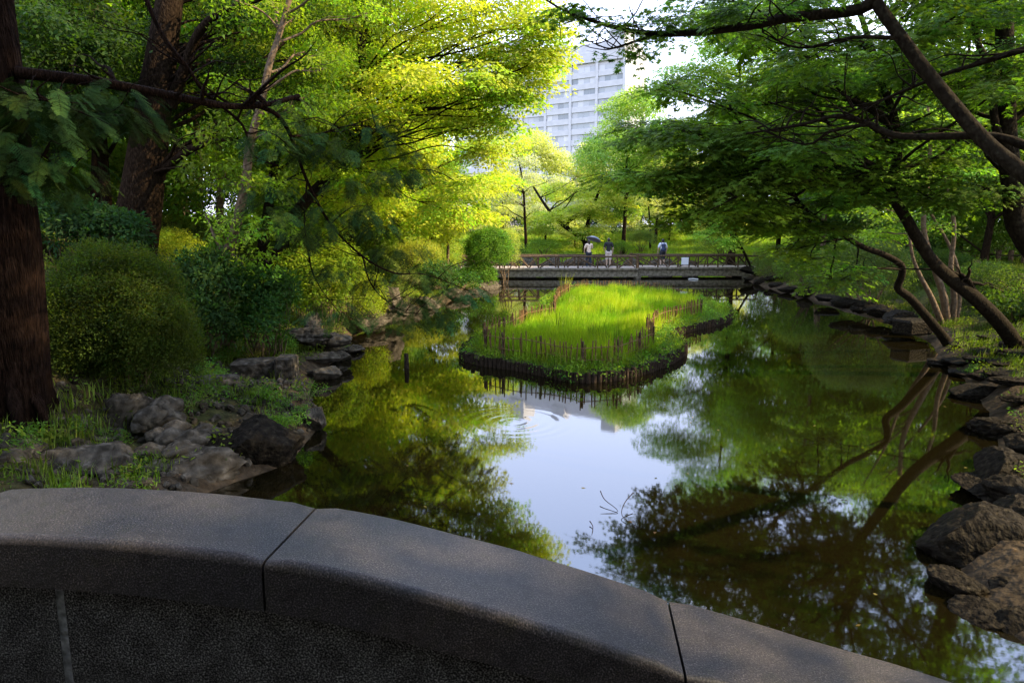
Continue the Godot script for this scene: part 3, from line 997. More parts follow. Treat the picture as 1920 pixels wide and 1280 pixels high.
func build_far_bridge():
	var o := thing("garden_bridge", Vector3(0, 0, 0), "low bridge with rustic log railings across the far end of the pond", "bridge")
	for sp in [[-3.2, 7.62, -41.6, -44.0, 0.64], [7.68, 15.2, -42.3, -44.6, 0.66]]:
		var cx: float = (sp[0] + sp[1]) / 2
		var lx: float = sp[1] - sp[0]
		for z in [sp[2], sp[3]]:
			var g := Acc.new()
			g.box(Transform3D(Basis(), Vector3(cx, sp[4] - 0.33, z)), Vector3(lx, 0.42, 0.22), 0.02)
			g.box(Transform3D(Basis(), Vector3(cx, sp[4] - 0.06, z + (0.05 if z == sp[2] else -0.05))), Vector3(lx, 0.11, 0.36), 0.02)
			put("girder", g.done(M.concrete), o)
		var nn := int(lx / 0.3)
		for k in nn:
			var d := Acc.new()
			d.box(Transform3D(Basis(), Vector3(sp[0] + (k + 0.5) * lx / nn, sp[4] - 0.02, (sp[2] + sp[3]) / 2)), Vector3(lx / nn - 0.012, 0.05, sp[2] - sp[3] - 0.3), 0.006)
			put("deck_board", d.done(M.deck), o)
		for z in [sp[2], sp[3]]:
			var t := Acc.new()
			var pts := []
			for k in 13: pts.append(Vector3(lerpf(sp[0], sp[1], k / 12.0), sp[4] + 0.69 + rnd(-0.012, 0.012), z + rnd(-0.01, 0.01)))
			t.tube(pts, radii(13, 0.06, 0.055), 8)
			put("top_rail", t.done(M.timber), o)
			var bays := int(lx / 1.12)
			for k in bays + 1:
				var x := lerpf(sp[0] + 0.06, sp[1] - 0.06, float(k) / bays)
				var p := Acc.new()
				var big: bool = (k == bays and sp[0] < 0) or (k == 0 and sp[0] > 0)
				p.tube([Vector3(x, sp[4] - 0.01, z), Vector3(x + rnd(-0.02, 0.02), sp[4] + 0.4, z), Vector3(x, sp[4] + (0.8 if big else 0.68), z)], [0.05, 0.047, 0.045] if not big else [0.08, 0.078, 0.075], 7)
				put("post", p.done(M.timber), o)
				if k < bays: rail_bay(o, x, lerpf(sp[0] + 0.06, sp[1] - 0.06, float(k + 1) / bays), z, sp[4], k + int(sp[0]))
	for x in [7.65, -2.4, 14.4]:
		var p := Acc.new()
		p.box(Transform3D(Basis(), Vector3(x, -0.25, -43.1)), Vector3(0.5, 0.75, 2.1), 0.03)
		put("pier", p.done(M.concrete), o)
	# white notice board on the rail
	o = thing("notice_board", Vector3(10.6, 0.66, -42.16), "white blank notice board fixed to the far bridge railing", "sign")
	var b := Acc.new()
	b.box(Transform3D(Basis(), Vector3(0, 0.38, 0)), Vector3(0.44, 0.44, 0.02), 0.004)
	put("panel", b.done(plain(lin(0.62, 0.62, 0.66), 0.5)), o)
	b = Acc.new()
	b.box(Transform3D(Basis(), Vector3(0.27, 0.32, -0.02)), Vector3(0.07, 0.68, 0.05), 0.006)
	put("post", b.done(M.timber), o)
	# people, all looking over the far rail
	person("person in a cream top and dark trousers holding up a parasol on the far bridge", Vector3(4.78, 0.66, -42.9), 0.15, 1.66, [[Vector3(-0.27, 1.14, -0.05), Vector3(-0.24, 0.92, -0.14)], [Vector3(0.26, 1.16, -0.12), Vector3(0.2, 1.33, -0.28)]], 0.03, lin(0.42, 0.27, 0.19), lin(0.62, 0.48, 0.36), lin(0.012, 0.016, 0.03), lin(0.02, 0.013, 0.01), 0.97, true)
	person("person in a black T-shirt and pale shorts standing on the far bridge", Vector3(6.02, 0.66, -43.0), -0.1, 1.76, [[Vector3(-0.26, 1.12, 0.0), Vector3(-0.2, 0.92, -0.16)], [Vector3(0.26, 1.12, 0.02), Vector3(0.25, 0.88, -0.06)]], 0.04, lin(0.4, 0.27, 0.19), lin(0.012, 0.012, 0.014), lin(0.5, 0.42, 0.38), lin(0.012, 0.01, 0.009), 0.5, false)
	person("person in a white shirt and dark shorts wearing a backpack on the far bridge", Vector3(9.5, 0.68, -43.5), 0.05, 1.68, [[Vector3(-0.28, 1.13, -0.02), Vector3(-0.26, 0.9, -0.12)], [Vector3(0.28, 1.13, -0.02), Vector3(0.26, 0.9, -0.1)]], 0.02, lin(0.4, 0.27, 0.19), lin(0.6, 0.62, 0.66), lin(0.015, 0.016, 0.022), lin(0.012, 0.01, 0.009), 0.5, false)
	o = thing("backpack", Vector3(9.5, 0.68, -43.5), "navy backpack on the back of the person in a white shirt", "backpack")
	o.rotation.y = 0.05
	var f := flesh([[Vector3(-0.06, 1.02, 0.2), Vector3(0.06, 1.02, 0.2), 0.11, 0.11], [Vector3(-0.06, 1.3, 0.18), Vector3(0.06, 1.3, 0.18), 0.09, 0.09], [Vector3(0, 1.02, 0.22), Vector3(0, 1.3, 0.18), 0.12, 0.1]], 0.02, 0.03, null)
	put("bag", f.done(plain(lin(0.012, 0.022, 0.065), 0.8)), o)
	for s in [-1, 1]:
		b = Acc.new()
		b.tube(smooth([Vector3(s * 0.1, 1.36, 0.15), Vector3(s * 0.12, 1.49, 0.0), Vector3(s * 0.12, 1.36, -0.13), Vector3(s * 0.13, 1.1, -0.12), Vector3(s * 0.13, 1.0, 0.1)], 4), radii(17, 0.022, 0.018), 5)
		put("strap", b.done(plain(lin(0.01, 0.015, 0.04), 0.8)), o)
	o = thing("parasol", Vector3(5.0, 1.94, -43.18), "grey parasol held over the person in the cream top", "parasol")
	o.rotation = Vector3(-0.25, 0, -0.3)
	b = Acc.new()
	b.tube([Vector3(0, -0.1, 0), Vector3(0, 0.62, 0)], [0.009, 0.007], 6)
	put("shaft", b.done(plain(lin(0.1, 0.1, 0.1), 0.4)), o)
	b = Acc.new()
	for k in 8:
		for j in 5:
			var q := []
			for e in [[k, j], [k + 1, j], [k + 1, j + 1], [k, j + 1]]:
				var r: float = e[1] / 5.0
				var an: float = TAU * e[0] / 8
				q.append(Vector3(cos(an) * r * 0.5, 0.62 - 0.2 * r * r, sin(an) * r * 0.5))
			b.quad(q[0], q[1], q[2], q[3], Vector3.UP)
	var pm := plain(lin(0.13, 0.14, 0.18), 0.7)
	pm.cull_mode = BaseMaterial3D.CULL_DISABLED
	put("canopy", b.done(pm), o)

# ------------------------------------------------------------------ the planted island
func closed(pts: Array, step: float) -> PackedVector2Array:
	var c := Curve2D.new()
	var m := pts.size()
	for k in m + 1:
		var p: Vector2 = pts[k % m]
		var t: Vector2 = (pts[(k + 1) % m] - pts[(k + m - 1) % m]) / 6.0
		c.add_point(p, -t, t)
	c.bake_interval = step / 3
	var out := PackedVector2Array()
	var l := c.get_baked_length()
	var cnt := int(l / step)
	for k in cnt: out.append(c.sample_baked(l * k / cnt))
	return out

func build_island():
	var rim := closed([Vector2(-1.2, -16.3), Vector2(-0.85, -14.95), Vector2(0.2, -14.15), Vector2(1.25, -13.1), Vector2(2.35, -13.5), Vector2(3.55, -15.0), Vector2(4.3, -16.7), Vector2(4.35, -18.5), Vector2(5.0, -19.6), Vector2(6.9, -21.9), Vector2(7.9, -25), Vector2(7.5, -29), Vector2(5.6, -32), Vector2(3.2, -32), Vector2(1.7, -29.5), Vector2(1.0, -25), Vector2(0.4, -21.2), Vector2(-0.6, -18.9)], 0.115)
	var top := 0.16
	var a := Acc.new()
	var tri := Geometry2D.triangulate_polygon(rim)
	for k in range(0, tri.size(), 3):
		a.tri(Vector3(rim[tri[k]].x, top - 0.03, rim[tri[k]].y), Vector3(rim[tri[k + 1]].x, top - 0.03, rim[tri[k + 1]].y), Vector3(rim[tri[k + 2]].x, top - 0.03, rim[tri[k + 2]].y), Vector3.UP, Color(0.07, 0.055, 0.035))
	for k in rim.size():
		var p := rim[k]
		var q := rim[(k + 1) % rim.size()]
		a.quad(Vector3(p.x, top - 0.03, p.y), Vector3(q.x, top - 0.03, q.y), Vector3(q.x, -0.6, q.y), Vector3(p.x, -0.6, p.y), Vector3(p.y - q.y, 0, q.x - p.x), Color(0.05, 0.04, 0.03))
	tag(put("island_ground", a.done(M.ground), self), "earth of the planted island", "", "", "structure")
	# rim of driven logs
	var o := thing("log_edging", Vector3(1, 0, -15), "dark wet log palisade holding the rim of the grassy island", "edging")
	var logs := []
	for k in 5:
		a = Acc.new()
		var r := rnd(0.052, 0.064)
		a.tube([Vector3(0, -0.9, 0), Vector3(0, 0.2, 0), Vector3(rnd(-0.01, 0.01), 0.3, 0), Vector3(0, 0.315 + rnd(-0.03, 0.03), 0)], [r, r * 0.98, r * 0.95, r * 0.6], 8)
		logs.append(a.done(M.log))
	var count := 0
	var rest := Acc.new()
	for p in rim:
		var near := (p.y > -18.8 or (p.x > 4.0 and p.y > -25.0)) and count < 290
		var t := Transform3D(Basis.from_euler(Vector3(rnd(-0.04, 0.04), rnd(0, TAU), rnd(-0.04, 0.04))).scaled(Vector3(1, rnd(0.42, 0.72), 1)), Vector3(p.x - 1, 0, p.y + 15))
		if near:
			put("log", logs[count % 5], o, t); count += 1
		else:
			rest.tube([t * Vector3(0, -0.8, 0), t * Vector3(0, 0.29, 0)], [0.058, 0.055], 6)
	put("far_logs", rest.done(M.log), o).set_meta("kind", "stuff")
	# bamboo fence round the planting
	o = thing("bamboo_fence", Vector3(1, top, -15), "low brown bamboo picket fence round the grass of the island", "fence")
	var pk := []
	for k in 4:
		a = Acc.new()
		a.tube([Vector3(0, -0.1, 0), Vector3(rnd(-0.012, 0.012), 0.28, 0), Vector3(0, 0.56, 0)], [0.016, 0.015, 0.013], 5)
		pk.append(a.done(M.bamboo))
	a = Acc.new()
	a.tube([Vector3(0, -0.2, 0), Vector3(0, 0.54, 0)], [0.026, 0.025], 8)
	var post := a.done(M.timber)
	var runs := [[Vector2(-0.6, -15.5), Vector2(-0.2, -15.0), Vector2(0.63, -14.5), Vector2(1.45, -13.75), Vector2(2.2, -14.0), Vector2(2.84, -15.0), Vector2(3.34, -16.0), Vector2(3.5, -17.6), Vector2(4.1, -19.2), Vector2(4.9, -20.3), Vector2(6.2, -22.3)],
		[Vector2(-0.6, -15.5), Vector2(-0.7, -16.5), Vector2(-0.21, -17.6), Vector2(0.39, -19.64), Vector2(0.9, -20.7), Vector2(1.32, -21.2), Vector2(1.48, -23.66), Vector2(1.8, -26.4), Vector2(2.4, -29.0), Vector2(3.4, -30.6), Vector2(5.2, -30.6), Vector2(6.7, -28.4), Vector2(7.0, -26.4)]]
	var placed := 0
	for run in runs:
		var c := Curve2D.new()
		for p in run: c.add_point(p)
		c.bake_interval = 0.05
		var l := c.get_baked_length()
		var s := 0.0
		while s < l:
			var p := c.sample_baked(s)
			if placed < 285 and rng.randf() > 0.06:
				put("picket", pk[placed % 4], o, Transform3D(Basis.from_euler(Vector3(rnd(-0.07, 0.07), rnd(0, TAU), rnd(-0.07, 0.07))).scaled(Vector3(1, rnd(0.8, 1.12), 1)), Vector3(p.x - 1, 0, p.y + 15)))
				placed += 1
				if rng.randf() < 0.12 and placed < 285:
					var q := c.sample_baked(minf(s + 0.05, l))
					put("picket", pk[(placed + 1) % 4], o, Transform3D(Basis.from_euler(Vector3(rnd(-0.05, 0.05), 0, rnd(-0.05, 0.05))), Vector3(q.x - 1, 0, q.y + 15)))
					placed += 1
			s += rnd(0.085, 0.165)
		for k in run.size(): if k != 0 or run == runs[0]: put("post", post, o, Transform3D(Basis.from_euler(Vector3(rnd(-0.04, 0.04), 0, rnd(-0.04, 0.04))), Vector3(run[k].x - 1, 0, run[k].y + 15)))
		for h in [0.16, 0.4]:
			for k in run.size() - 1:
				a = Acc.new()
				var p := Vector3(run[k].x - 1, h + rnd(-0.02, 0.02), run[k].y + 15)
				var q := Vector3(run[k + 1].x - 1, h + rnd(-0.03, 0.03), run[k + 1].y + 15)
				var d := (q - p).normalized()
				var sd := d.cross(Vector3.UP) * 0.026
				a.tube([p - d * 0.08 + sd, p.lerp(q, 0.5) + Vector3.UP * rnd(-0.03, 0.03) + sd, q + d * 0.08 + sd], [0.009, 0.009, 0.008], 5)
				put("rail", a.done(M.bamboo), o)
	# grass inside, leafy plants along the rim
	var inner := PackedVector2Array()
	for p in runs[0]: inner.append(p)
	for k in range(runs[1].size() - 1, 0, -1): inner.append(runs[1][k])
	var tuft := []
	for k in 4: tuft.append(grass_tuft(34, 0.33, 0.15, 0.009))
	var pl := []
	while pl.size() < 6500:
		var p := Vector2(rnd(-1, 7.3), rnd(-31, -13.4))
		if not Geometry2D.is_point_in_polygon(p, inner): continue
		var w := noise.get_noise_2d(p.x * 1.1, p.y * 1.1)
		out_append(pl, Transform3D(Basis.from_euler(Vector3(0, rnd(0, TAU), 0)).scaled(Vector3(1, rnd(0.6, 1.3) * (1.0 + 0.6 * w) * (1.5 if rng.randf() < 0.06 else 1.0), 1)), Vector3(p.x, top - 0.04, p.y)), tint(Color(0.2, 0.16, 0.05) if rng.randf() < 0.035 else Color(0.105, 0.19, 0.009).lerp(Color(0.19, 0.23, 0.011), clampf(0.4 + w * 1.2, 0, 1)), 0.16))
	scatter("island_grass", tuft, pl, self)
	tag_last("island_grass", "fresh green grass filling the fenced island")
	pl = []
	var rimsh: Array = sprays.broad
	var rg := []
	while pl.size() < 1000:
		var p := Vector2(rnd(-1.3, 8), rnd(-32, -13))
		if not Geometry2D.is_point_in_polygon(p, rim) or Geometry2D.is_point_in_polygon(p, inner): continue
		var u := (Vector3.UP + rv() * 0.5).normalized()
		var fw := u.cross(rv()).normalized()
		out_append(pl, Transform3D(Basis(fw, u, fw.cross(u)).scaled(Vector3.ONE * rnd(0.28, 0.55)), Vector3(p.x, top - 0.03 + pow(rng.randf(), 2.5) * 0.32 * (0.6 + noise.get_noise_2d(p.x * 3, p.y * 3)), p.y)), tint(Color(0.08, 0.13, 0.014), 0.35))
	for k in 1300:
		var p := Vector2(rnd(-1.3, 8), rnd(-32, -13))
		if not Geometry2D.is_point_in_polygon(p, rim) or Geometry2D.is_point_in_polygon(p, inner): continue
		out_append(rg, Transform3D(Basis.from_euler(Vector3(0, rnd(0, TAU), 0)).scaled(Vector3(0.8, rnd(0.3, 0.85), 0.8)), Vector3(p.x, top - 0.04, p.y)), tint(Color(0.1, 0.15, 0.014), 0.25))
	scatter("rim_grass", tuft, rg, self)
	tag_last("rim_grass", "grass between the fence and the log rim of the island")
	scatter("rim_plants", rimsh, pl, self)
	tag_last("rim_plants", "leafy weeds growing between the fence and the log rim of the island")
	# clumps of taller reed that stand out of the grass
	var clumps := [Vector2(2.0, -16.2), Vector2(2.35, -14.9), Vector2(1.7, -24.5), Vector2(2.35, -30.3), Vector2(5.3, -24.5), Vector2(4.3, -26.0), Vector2(5.9, -24.0), Vector2(1.3, -18.5), Vector2(3.0, -21.5)]
	for k in clumps.size():
		var q: Vector2 = clumps[k]
		var m := grass_tuft(40, [0.75, 0.8, 0.6, 1.0, 0.55, 0.6, 0.55, 0.6, 0.6][k], 0.2, 0.016, Color(0.13, 0.2, 0.02) if k != 3 else Color(0.3, 0.3, 0.05))
		var w := put("reed_clump", m, self, Transform3D(Basis(), Vector3(q.x, top - 0.03, q.y)))
		for qq in 1: tag(w, ["tall reed clump in the middle of the island grass near its front corner", "tall reed clump just inside the island's front fence corner", "reed clump by the left bend of the island fence", "tallest yellowish reed clump at the back left corner of the island fence", "dark reed clump near the back right of the island", "reed clump right of centre at the back of the island grass", "reed clump nearest the island's right lobe", "reed clump along the left side of the island grass", "reed clump at the centre of the island grass"][k], "reeds", "reed clumps on the island")

func tag_last(called: String, label: String):
	for c in get_children():
		if str(c.name).begins_with(called): tag(c, label, "", "", "stuff")

func grass_tuft(blades: int, h: float, spread: float, w: float, col0 := Color.WHITE) -> ArrayMesh:
	var a := Acc.new()
	for k in blades:
		var p := Vector3(rnd(-1, 1), 0, rnd(-1, 1)) * spread
		var an := rnd(0, TAU)
		var d := Vector3(cos(an), 0, sin(an))
		var s := Vector3(-d.z, 0, d.x) * w * 0.5
		var hh := h * rnd(0.6, 1.15)
		var mid := p + Vector3.UP * hh * 0.6 + d * hh * rnd(0.05, 0.18)
		var tip := p + Vector3.UP * hh + d * hh * rnd(0.2, 0.5)
		var g := rnd(0.75, 1.25)
		var col := col0 * g
		var k0 := a.v.size()
		var nn := (d * 0.7 + Vector3.UP * 0.7).normalized()
		for q in [p - s, p + s, mid - s * 0.8, mid + s * 0.8, tip]:
			a.v.append(q); a.n.append(nn); a.c.append(col)
		for q in [0, 1, 2, 1, 3, 2, 2, 3, 4]: a.i.append(k0 + q)
	return a.done(M.grass)

# ------------------------------------------------------------------ trees
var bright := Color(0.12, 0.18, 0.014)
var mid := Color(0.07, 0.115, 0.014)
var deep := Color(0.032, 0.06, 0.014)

func bg_tree(label: String, x: float, z: float, h: float, r: float, kind: String, col: Color, opt := {}):
	var b := on(x, z)
	var lean := Vector3(rnd(-0.6, 0.6), 0, rnd(-0.6, 0.6))
	var pads := blob_pads(b + Vector3(0, h - r * opt.get("tall", 1.0) * 0.95, 0) + lean, Vector3(r, r * opt.get("tall", 1.0), r), opt.get("pads", 14), Vector3(r * 0.42, r * 0.24, r * 0.42))
	var o: Dictionary = {"dens": opt.get("dens", 0.42), "size": opt.get("size", 1.5), "sub": 3, "steps": 3, "vary": 0.2, "wobble": 0.04}
	return tree(opt.get("called", "broadleaf_tree"), label, "tree", opt.get("group", "trees behind the pond"), [b, b + Vector3(0.1, h * 0.35, 0) + lean * 0.3, b + Vector3(0, h * 0.85, 0) + lean], opt.get("r0", 0.06 + h * 0.013), 0.05, pads, kind, col, opt.get("bark", M.bark_dark), o)

func build_trees():
	# big red-barked conifer by the bridge, its trunk fluted, one long limb reaching over the water
	var pads := []
	for p in [Vector3(-4.83, 4.25, -7.2), Vector3(-4.84, 4.1, -7.6), Vector3(-5.11, 3.93, -7.3), Vector3(-4.85, 4.22, -8), Vector3(-4.71, 4.43, -8.2), Vector3(-5.02, 3.68, -7.5), Vector3(-5.23, 3.56, -8.2), Vector3(-5.28, 3.5, -7.4), Vector3(-4.59, 4.28, -8.4)]:
		pads.append([p, Vector3(0.6, 0.22, 0.6)])
	for p in [Vector3(-2.98, 4.54, -9.6), Vector3(-2.75, 4.42, -9.9), Vector3(-3.02, 3.99, -10), Vector3(-2.61, 4.03, -10.3), Vector3(-2.23, 4.4, -10.6), Vector3(-2.58, 3.59, -10.6), Vector3(-2.98, 3.19, -10.5), Vector3(-3.27, 2.71, -10.6), Vector3(-2.27, 3.28, -11), Vector3(-1.96, 3.79, -11.2), Vector3(-1.64, 4.14, -11.4), Vector3(-2.24, 2.87, -11.2), Vector3(-1.88, 2.51, -11.6), Vector3(-1.42, 2.11, -12.2), Vector3(-0.97, 1.84, -12.5), Vector3(-2.35, 1.97, -11.6), Vector3(-2.81, 1.65, -11.2), Vector3(-1.62, 1.63, -12.2), Vector3(-2.82, 2.19, -11), Vector3(-3.42, 3.68, -9.8), Vector3(-3.37, 3.18, -10), Vector3(-3.4, 4.14, -9.4), Vector3(-2.07, 1.46, -12), Vector3(-1.28, 1.49, -12.6)]:
		pads.append([p + rv() * 0.15, Vector3(rnd(0.35, 0.65), rnd(0.14, 0.26), rnd(0.35, 0.65))])
	pads.append_array(blob_pads(Vector3(-4.5, 11.0, -3.5), Vector3(5.5, 3.2, 6.0), 34, Vector3(1.7, 0.5, 1.7)))  # upper crown out of view, spread over the bridge to shade it
	var trunk: Array = [on(-5.9, -7.8)] + [Vector3(-5.75, 1.92, -7.8), Vector3(-5.66, 2.83, -7.8), Vector3(-5.64, 3.71, -7.85), Vector3(-5.61, 4.74, -7.9), Vector3(-5.64, 5.86, -8), Vector3(-5.6, 8.14, -8.2)] + [Vector3(-6.4, 14.5, -8.4)]
	var t = tree("redwood_tree", "huge red barked conifer trunk beside the near bridge on the left", "tree", "", trunk, 0.37, 0.1, pads, "conifer", Color(0.0075, 0.014, 0.003), M.bark_red, {"sides": 40, "flute": 0.1, "lobes": 6, "steps": 8, "flare": 0.5, "roots": 7, "dens": 3.6, "size": 0.32, "vary": 0.35, "sub": 3, "grow": false, "twigs": 14,
		"limbs": [[[Vector3(-5.38, 4.63, -7.8), Vector3(-4.75, 4.59, -8), Vector3(-4.27, 4.54, -8.3), Vector3(-3.77, 4.48, -8.7), Vector3(-3.5, 4.48, -9), Vector3(-3.16, 4.54, -9.2), Vector3(-2.86, 4.72, -9.6)], 0.07, 0.03], [[Vector3(-3.28, 4.52, -9.15), Vector3(-3.1, 4.44, -9.4), Vector3(-3.06, 4.22, -9.8), Vector3(-3.01, 3.65, -10.3), Vector3(-2.82, 3.03, -10.8), Vector3(-2.43, 2.52, -11.2), Vector3(-1.98, 2.22, -11.6), Vector3(-1.49, 2.17, -12), Vector3(-0.79, 1.83, -12.6)], 0.035, 0.008],
			[[Vector3(-4.32, 5.89, -8.4), Vector3(-4.12, 5.23, -8.5), Vector3(-3.89, 4.87, -8.6), Vector3(-3.8, 4.63, -8.8), Vector3(-3.7, 4.51, -9), Vector3(-3.49, 4.28, -9.2), Vector3(-3.45, 3.93, -9.4), Vector3(-3.2, 3.81, -9.6)], 0.03, 0.012], [[Vector3(-3.06, 4.22, -9.8), Vector3(-2.76, 4.31, -10.2), Vector3(-2.23, 4.48, -10.6), Vector3(-1.55, 4.22, -11.4)], 0.02, 0.006], [[Vector3(-3.01, 3.65, -10.3), Vector3(-3.14, 3.03, -10.5), Vector3(-3.14, 2.2, -10.9), Vector3(-2.84, 1.55, -11.3)], 0.016, 0.005], [[Vector3(-2.43, 2.52, -11.2), Vector3(-2.35, 1.97, -11.6), Vector3(-1.88, 1.51, -12), Vector3(-1.19, 1.44, -12.6)], 0.016, 0.005],
			[[Vector3(-5.36, 4.45, -7.7), Vector3(-4.84, 4.29, -7.3), Vector3(-4.67, 4.2, -7.7), Vector3(-4.59, 4.28, -8.4)], 0.03, 0.008], [[Vector3(-5.43, 3.81, -7.7), Vector3(-4.92, 3.72, -7.4), Vector3(-5.23, 3.56, -8.2), Vector3(-5.18, 3.28, -8.8)], 0.02, 0.006], [[trunk[5], Vector3(-4.6, 9.5, -5), Vector3(-3.2, 10.5, -2.5), Vector3(-2, 10.8, 0)], 0.08, 0.02], [[trunk[6], Vector3(-5.6, 10.5, -4), Vector3(-6, 11.5, 0), Vector3(-6, 11.5, 2.5)], 0.08, 0.02]]})
	# leaning dark trunk on the left bank
	pads = blob_pads(Vector3(-5.56, 7.57, -17.2), Vector3(2.6, 2.2, 1.8), 16, Vector3(0.95, 0.4, 0.95))
	for p in [Vector3(-5.95, 4.1, -14), Vector3(-5.47, 4.92, -14), Vector3(-5.47, 6.87, -14.6), Vector3(-4.26, 6.57, -16), Vector3(-4.68, 5.43, -16)]: pads.append([p, Vector3(0.7, 0.3, 0.7)])
	tree("leaning_tree", "thick dark trunk leaning right on the left bank behind the round azalea", "tree", "", [Vector3(-8.39, 2.24, -15), Vector3(-8.07, 3.29, -15), Vector3(-7.76, 4.52, -15), Vector3(-7.49, 5.71, -15), Vector3(-7.24, 6.77, -15), Vector3(-6.95, 8, -15), Vector3(-6.54, 10.67, -15.2)], 0.52, 0.2, pads, "broad", Color(0.026, 0.04, 0.005), M.bark_dark, {"sides": 18, "flute": 0.06, "steps": 6, "flare": 0.35, "dens": 0.75, "size": 0.75, "limbs": [[[Vector3(-7.2, 5.5, -15), Vector3(-6.79, 6.22, -14.9), Vector3(-6.35, 6.88, -14.7), Vector3(-5.78, 7.22, -14.5), Vector3(-5.01, 7.38, -14.3), Vector3(-3.97, 7.67, -14)], 0.14, 0.04], [[Vector3(-7.63, 4.07, -15), Vector3(-6.83, 4.51, -14.7), Vector3(-6.13, 4.71, -14.4), Vector3(-5.47, 4.73, -14.1)], 0.11, 0.035]]})
	# dark evergreen at the upper left
	pads = blob_pads(Vector3(-10.12, 7.51, -17), Vector3(3.2, 2.8, 2.2), 20, Vector3(1.2, 0.5, 1.1))
	for p in [Vector3(-8.42, 6.67, -13.5), Vector3(-7.94, 6.37, -13.8), Vector3(-8.5, 5.94, -13.2), Vector3(-8.57, 6.71, -13), Vector3(-8.53, 5.82, -14), Vector3(-8.5, 7.14, -14), Vector3(-5.82, 7.39, -15), Vector3(-5.66, 6.35, -15), Vector3(-8.43, 6.32, -13.6)]: pads.append([p, Vector3(0.75, 0.3, 0.7)])
	tree("evergreen_tree", "dark evergreen filling the top left corner between the two thick trunks", "tree", "", [on(-10.2, -17.5), Vector3(-10.02, 5.26, -17.3), Vector3(-9.75, 7.51, -17), Vector3(-9.63, 9.93, -17)], 0.16, 0.05, pads, "broad", Color(0.009, 0.017, 0.004), M.bark_dark, {"dens": 1.2, "size": 0.75})
	# slim pale tree in the middle of the left bank
	pads = blob_pads(Vector3(-4.26, 6.84, -14.5), Vector3(1.8, 1.8, 1.5), 12, Vector3(0.7, 0.3, 0.7))
	for p in [Vector3(-4.7, 2.95, -13.3), Vector3(-5.45, 3.05, -13.4), Vector3(-5.16, 2.24, -13.3), Vector3(-4.86, 3.75, -13.3), Vector3(-4.47, 4.75, -13.5), Vector3(-5.66, 3.98, -13.8)]: pads.append([p, Vector3(0.55, 0.3, 0.55)])
	tree("slender_tree", "slim pale crooked trunk rising from the dark shrubs on the left bank", "tree", "", [Vector3(-5.72, 0.62, -13.6), Vector3(-5.63, 1.59, -13.6), Vector3(-5.63, 2.38, -13.6), Vector3(-5.43, 2.95, -13.6), Vector3(-5.17, 3.87, -13.6), Vector3(-5.04, 4.57, -13.6), Vector3(-4.81, 5.37, -13.7), Vector3(-4.65, 6.08, -13.8), Vector3(-4.48, 6.71, -14), Vector3(-4.06, 8.12, -14.2)], 0.14, 0.05, pads, "broad", Color(0.05, 0.078, 0.008), M.bark_pale, {"dens": 0.7, "size": 0.6, "flare": 0.1, "limbs": [[[Vector3(-5.63, 2.38, -13.6), Vector3(-5.86, 2.85, -13.6), Vector3(-6.08, 3.26, -13.8)], 0.05, 0.02]]})
	# slim trunks in the sunlit wood
	var slim := [[163, 375, -24.0, 0.22, "reddish sunlit trunk far back between the two thick left trunks"], [192, 392, -20.0, 0.11, "thin dark trunk just right of the reddish sunlit trunk"], [370, 372, -24.0, 0.15, "pale slim trunk behind the fork of the leaning dark tree"], [408, 390, -22.0, 0.13, "slim trunk just left of the crooked pale tree"], [338, 360, -29.0, 0.14, "thinnest far trunk beside the leaning dark trunk"]]
	var spots := [Vector3(-14.61, 3.94, -24), Vector3(-11.75, 3.52, -20), Vector3(-10.81, 4, -24), Vector3(-9.29, 3.61, -22), Vector3(-13.75, 4.48, -29)]
	for k in 5:
		var b: Vector3 = spots[k]
		b = on(b.x, b.z)
		tree("slim_tree", slim[k][4], "tree", "slim trunks in the left wood", [b, b + Vector3(0.15, 3, 0), b + Vector3(0.0, 7, 0.2), b + Vector3(0.4, 11, 0)], slim[k][3], 0.06, blob_pads(b + Vector3(0, 9.0, 0), Vector3(2.4, 2.6, 2.4), 10, Vector3(1.2, 0.5, 1.2)) + blob_pads(b + Vector3(0, 4.5, 0.5), Vector3(1.8, 1.0, 1.5), 4, Vector3(0.7, 0.35, 0.7)), "broad", Color(0.042, 0.066, 0.008), M.bark_pale if k != 1 else M.bark_dark, {"dens": 0.45, "size": 1.05, "sub": 3})
	# the bright maples over the left water
	pads = blob_pads(Vector3(-3.61, 8.59, -20.5), Vector3(4.0, 4.3, 3.6), 46, Vector3(1.45, 0.4, 1.45))
	for p in [Vector3(1.07, 8, -19.3), Vector3(0.93, 7.55, -19.4), Vector3(0.57, 8.43, -19.4), Vector3(1.14, 8.43, -19.4), Vector3(0.15, 6.45, -19.8), Vector3(0.79, 7.84, -19.5), Vector3(0.36, 8.25, -19.5), Vector3(-0.15, 7.71, -19.8), Vector3(0.37, 7.23, -19.8), Vector3(-0.07, 6.7, -20), Vector3(0.52, 6.87, -19.8), Vector3(-0.46, 5.99, -20.5), Vector3(-0.93, 5.09, -20.5), Vector3(-1.44, 4.21, -21), Vector3(-2.09, 3.58, -21), Vector3(0.73, 8.87, -20), Vector3(0, 9.42, -20), Vector3(-0.44, 8.87, -20), Vector3(-0.89, 6.91, -20), Vector3(-1.54, 5.84, -20.5), Vector3(-3.11, 4.49, -20.5), Vector3(-4.22, 4.03, -20.5)]: pads.append([p, Vector3(0.85, 0.26, 0.85)])
	tree("maple_tree", "largest bright yellow-green maple leaning over the left side of the pond", "tree", "maples on the left bank", [on(-7.6, -21.6), Vector3(-6.6, 3.4, -21.2), Vector3(-4.6, 5.5, -20.5), Vector3(-4.2, 9, -20.5), Vector3(-4.0, 12, -20.5)], 0.24, 0.06, pads, "maple", bright, M.bark_maple, {"from": 0.4, "thin": 0.55, "dens": 0.8, "size": 0.8, "sub": 4, "vary": 0.26})
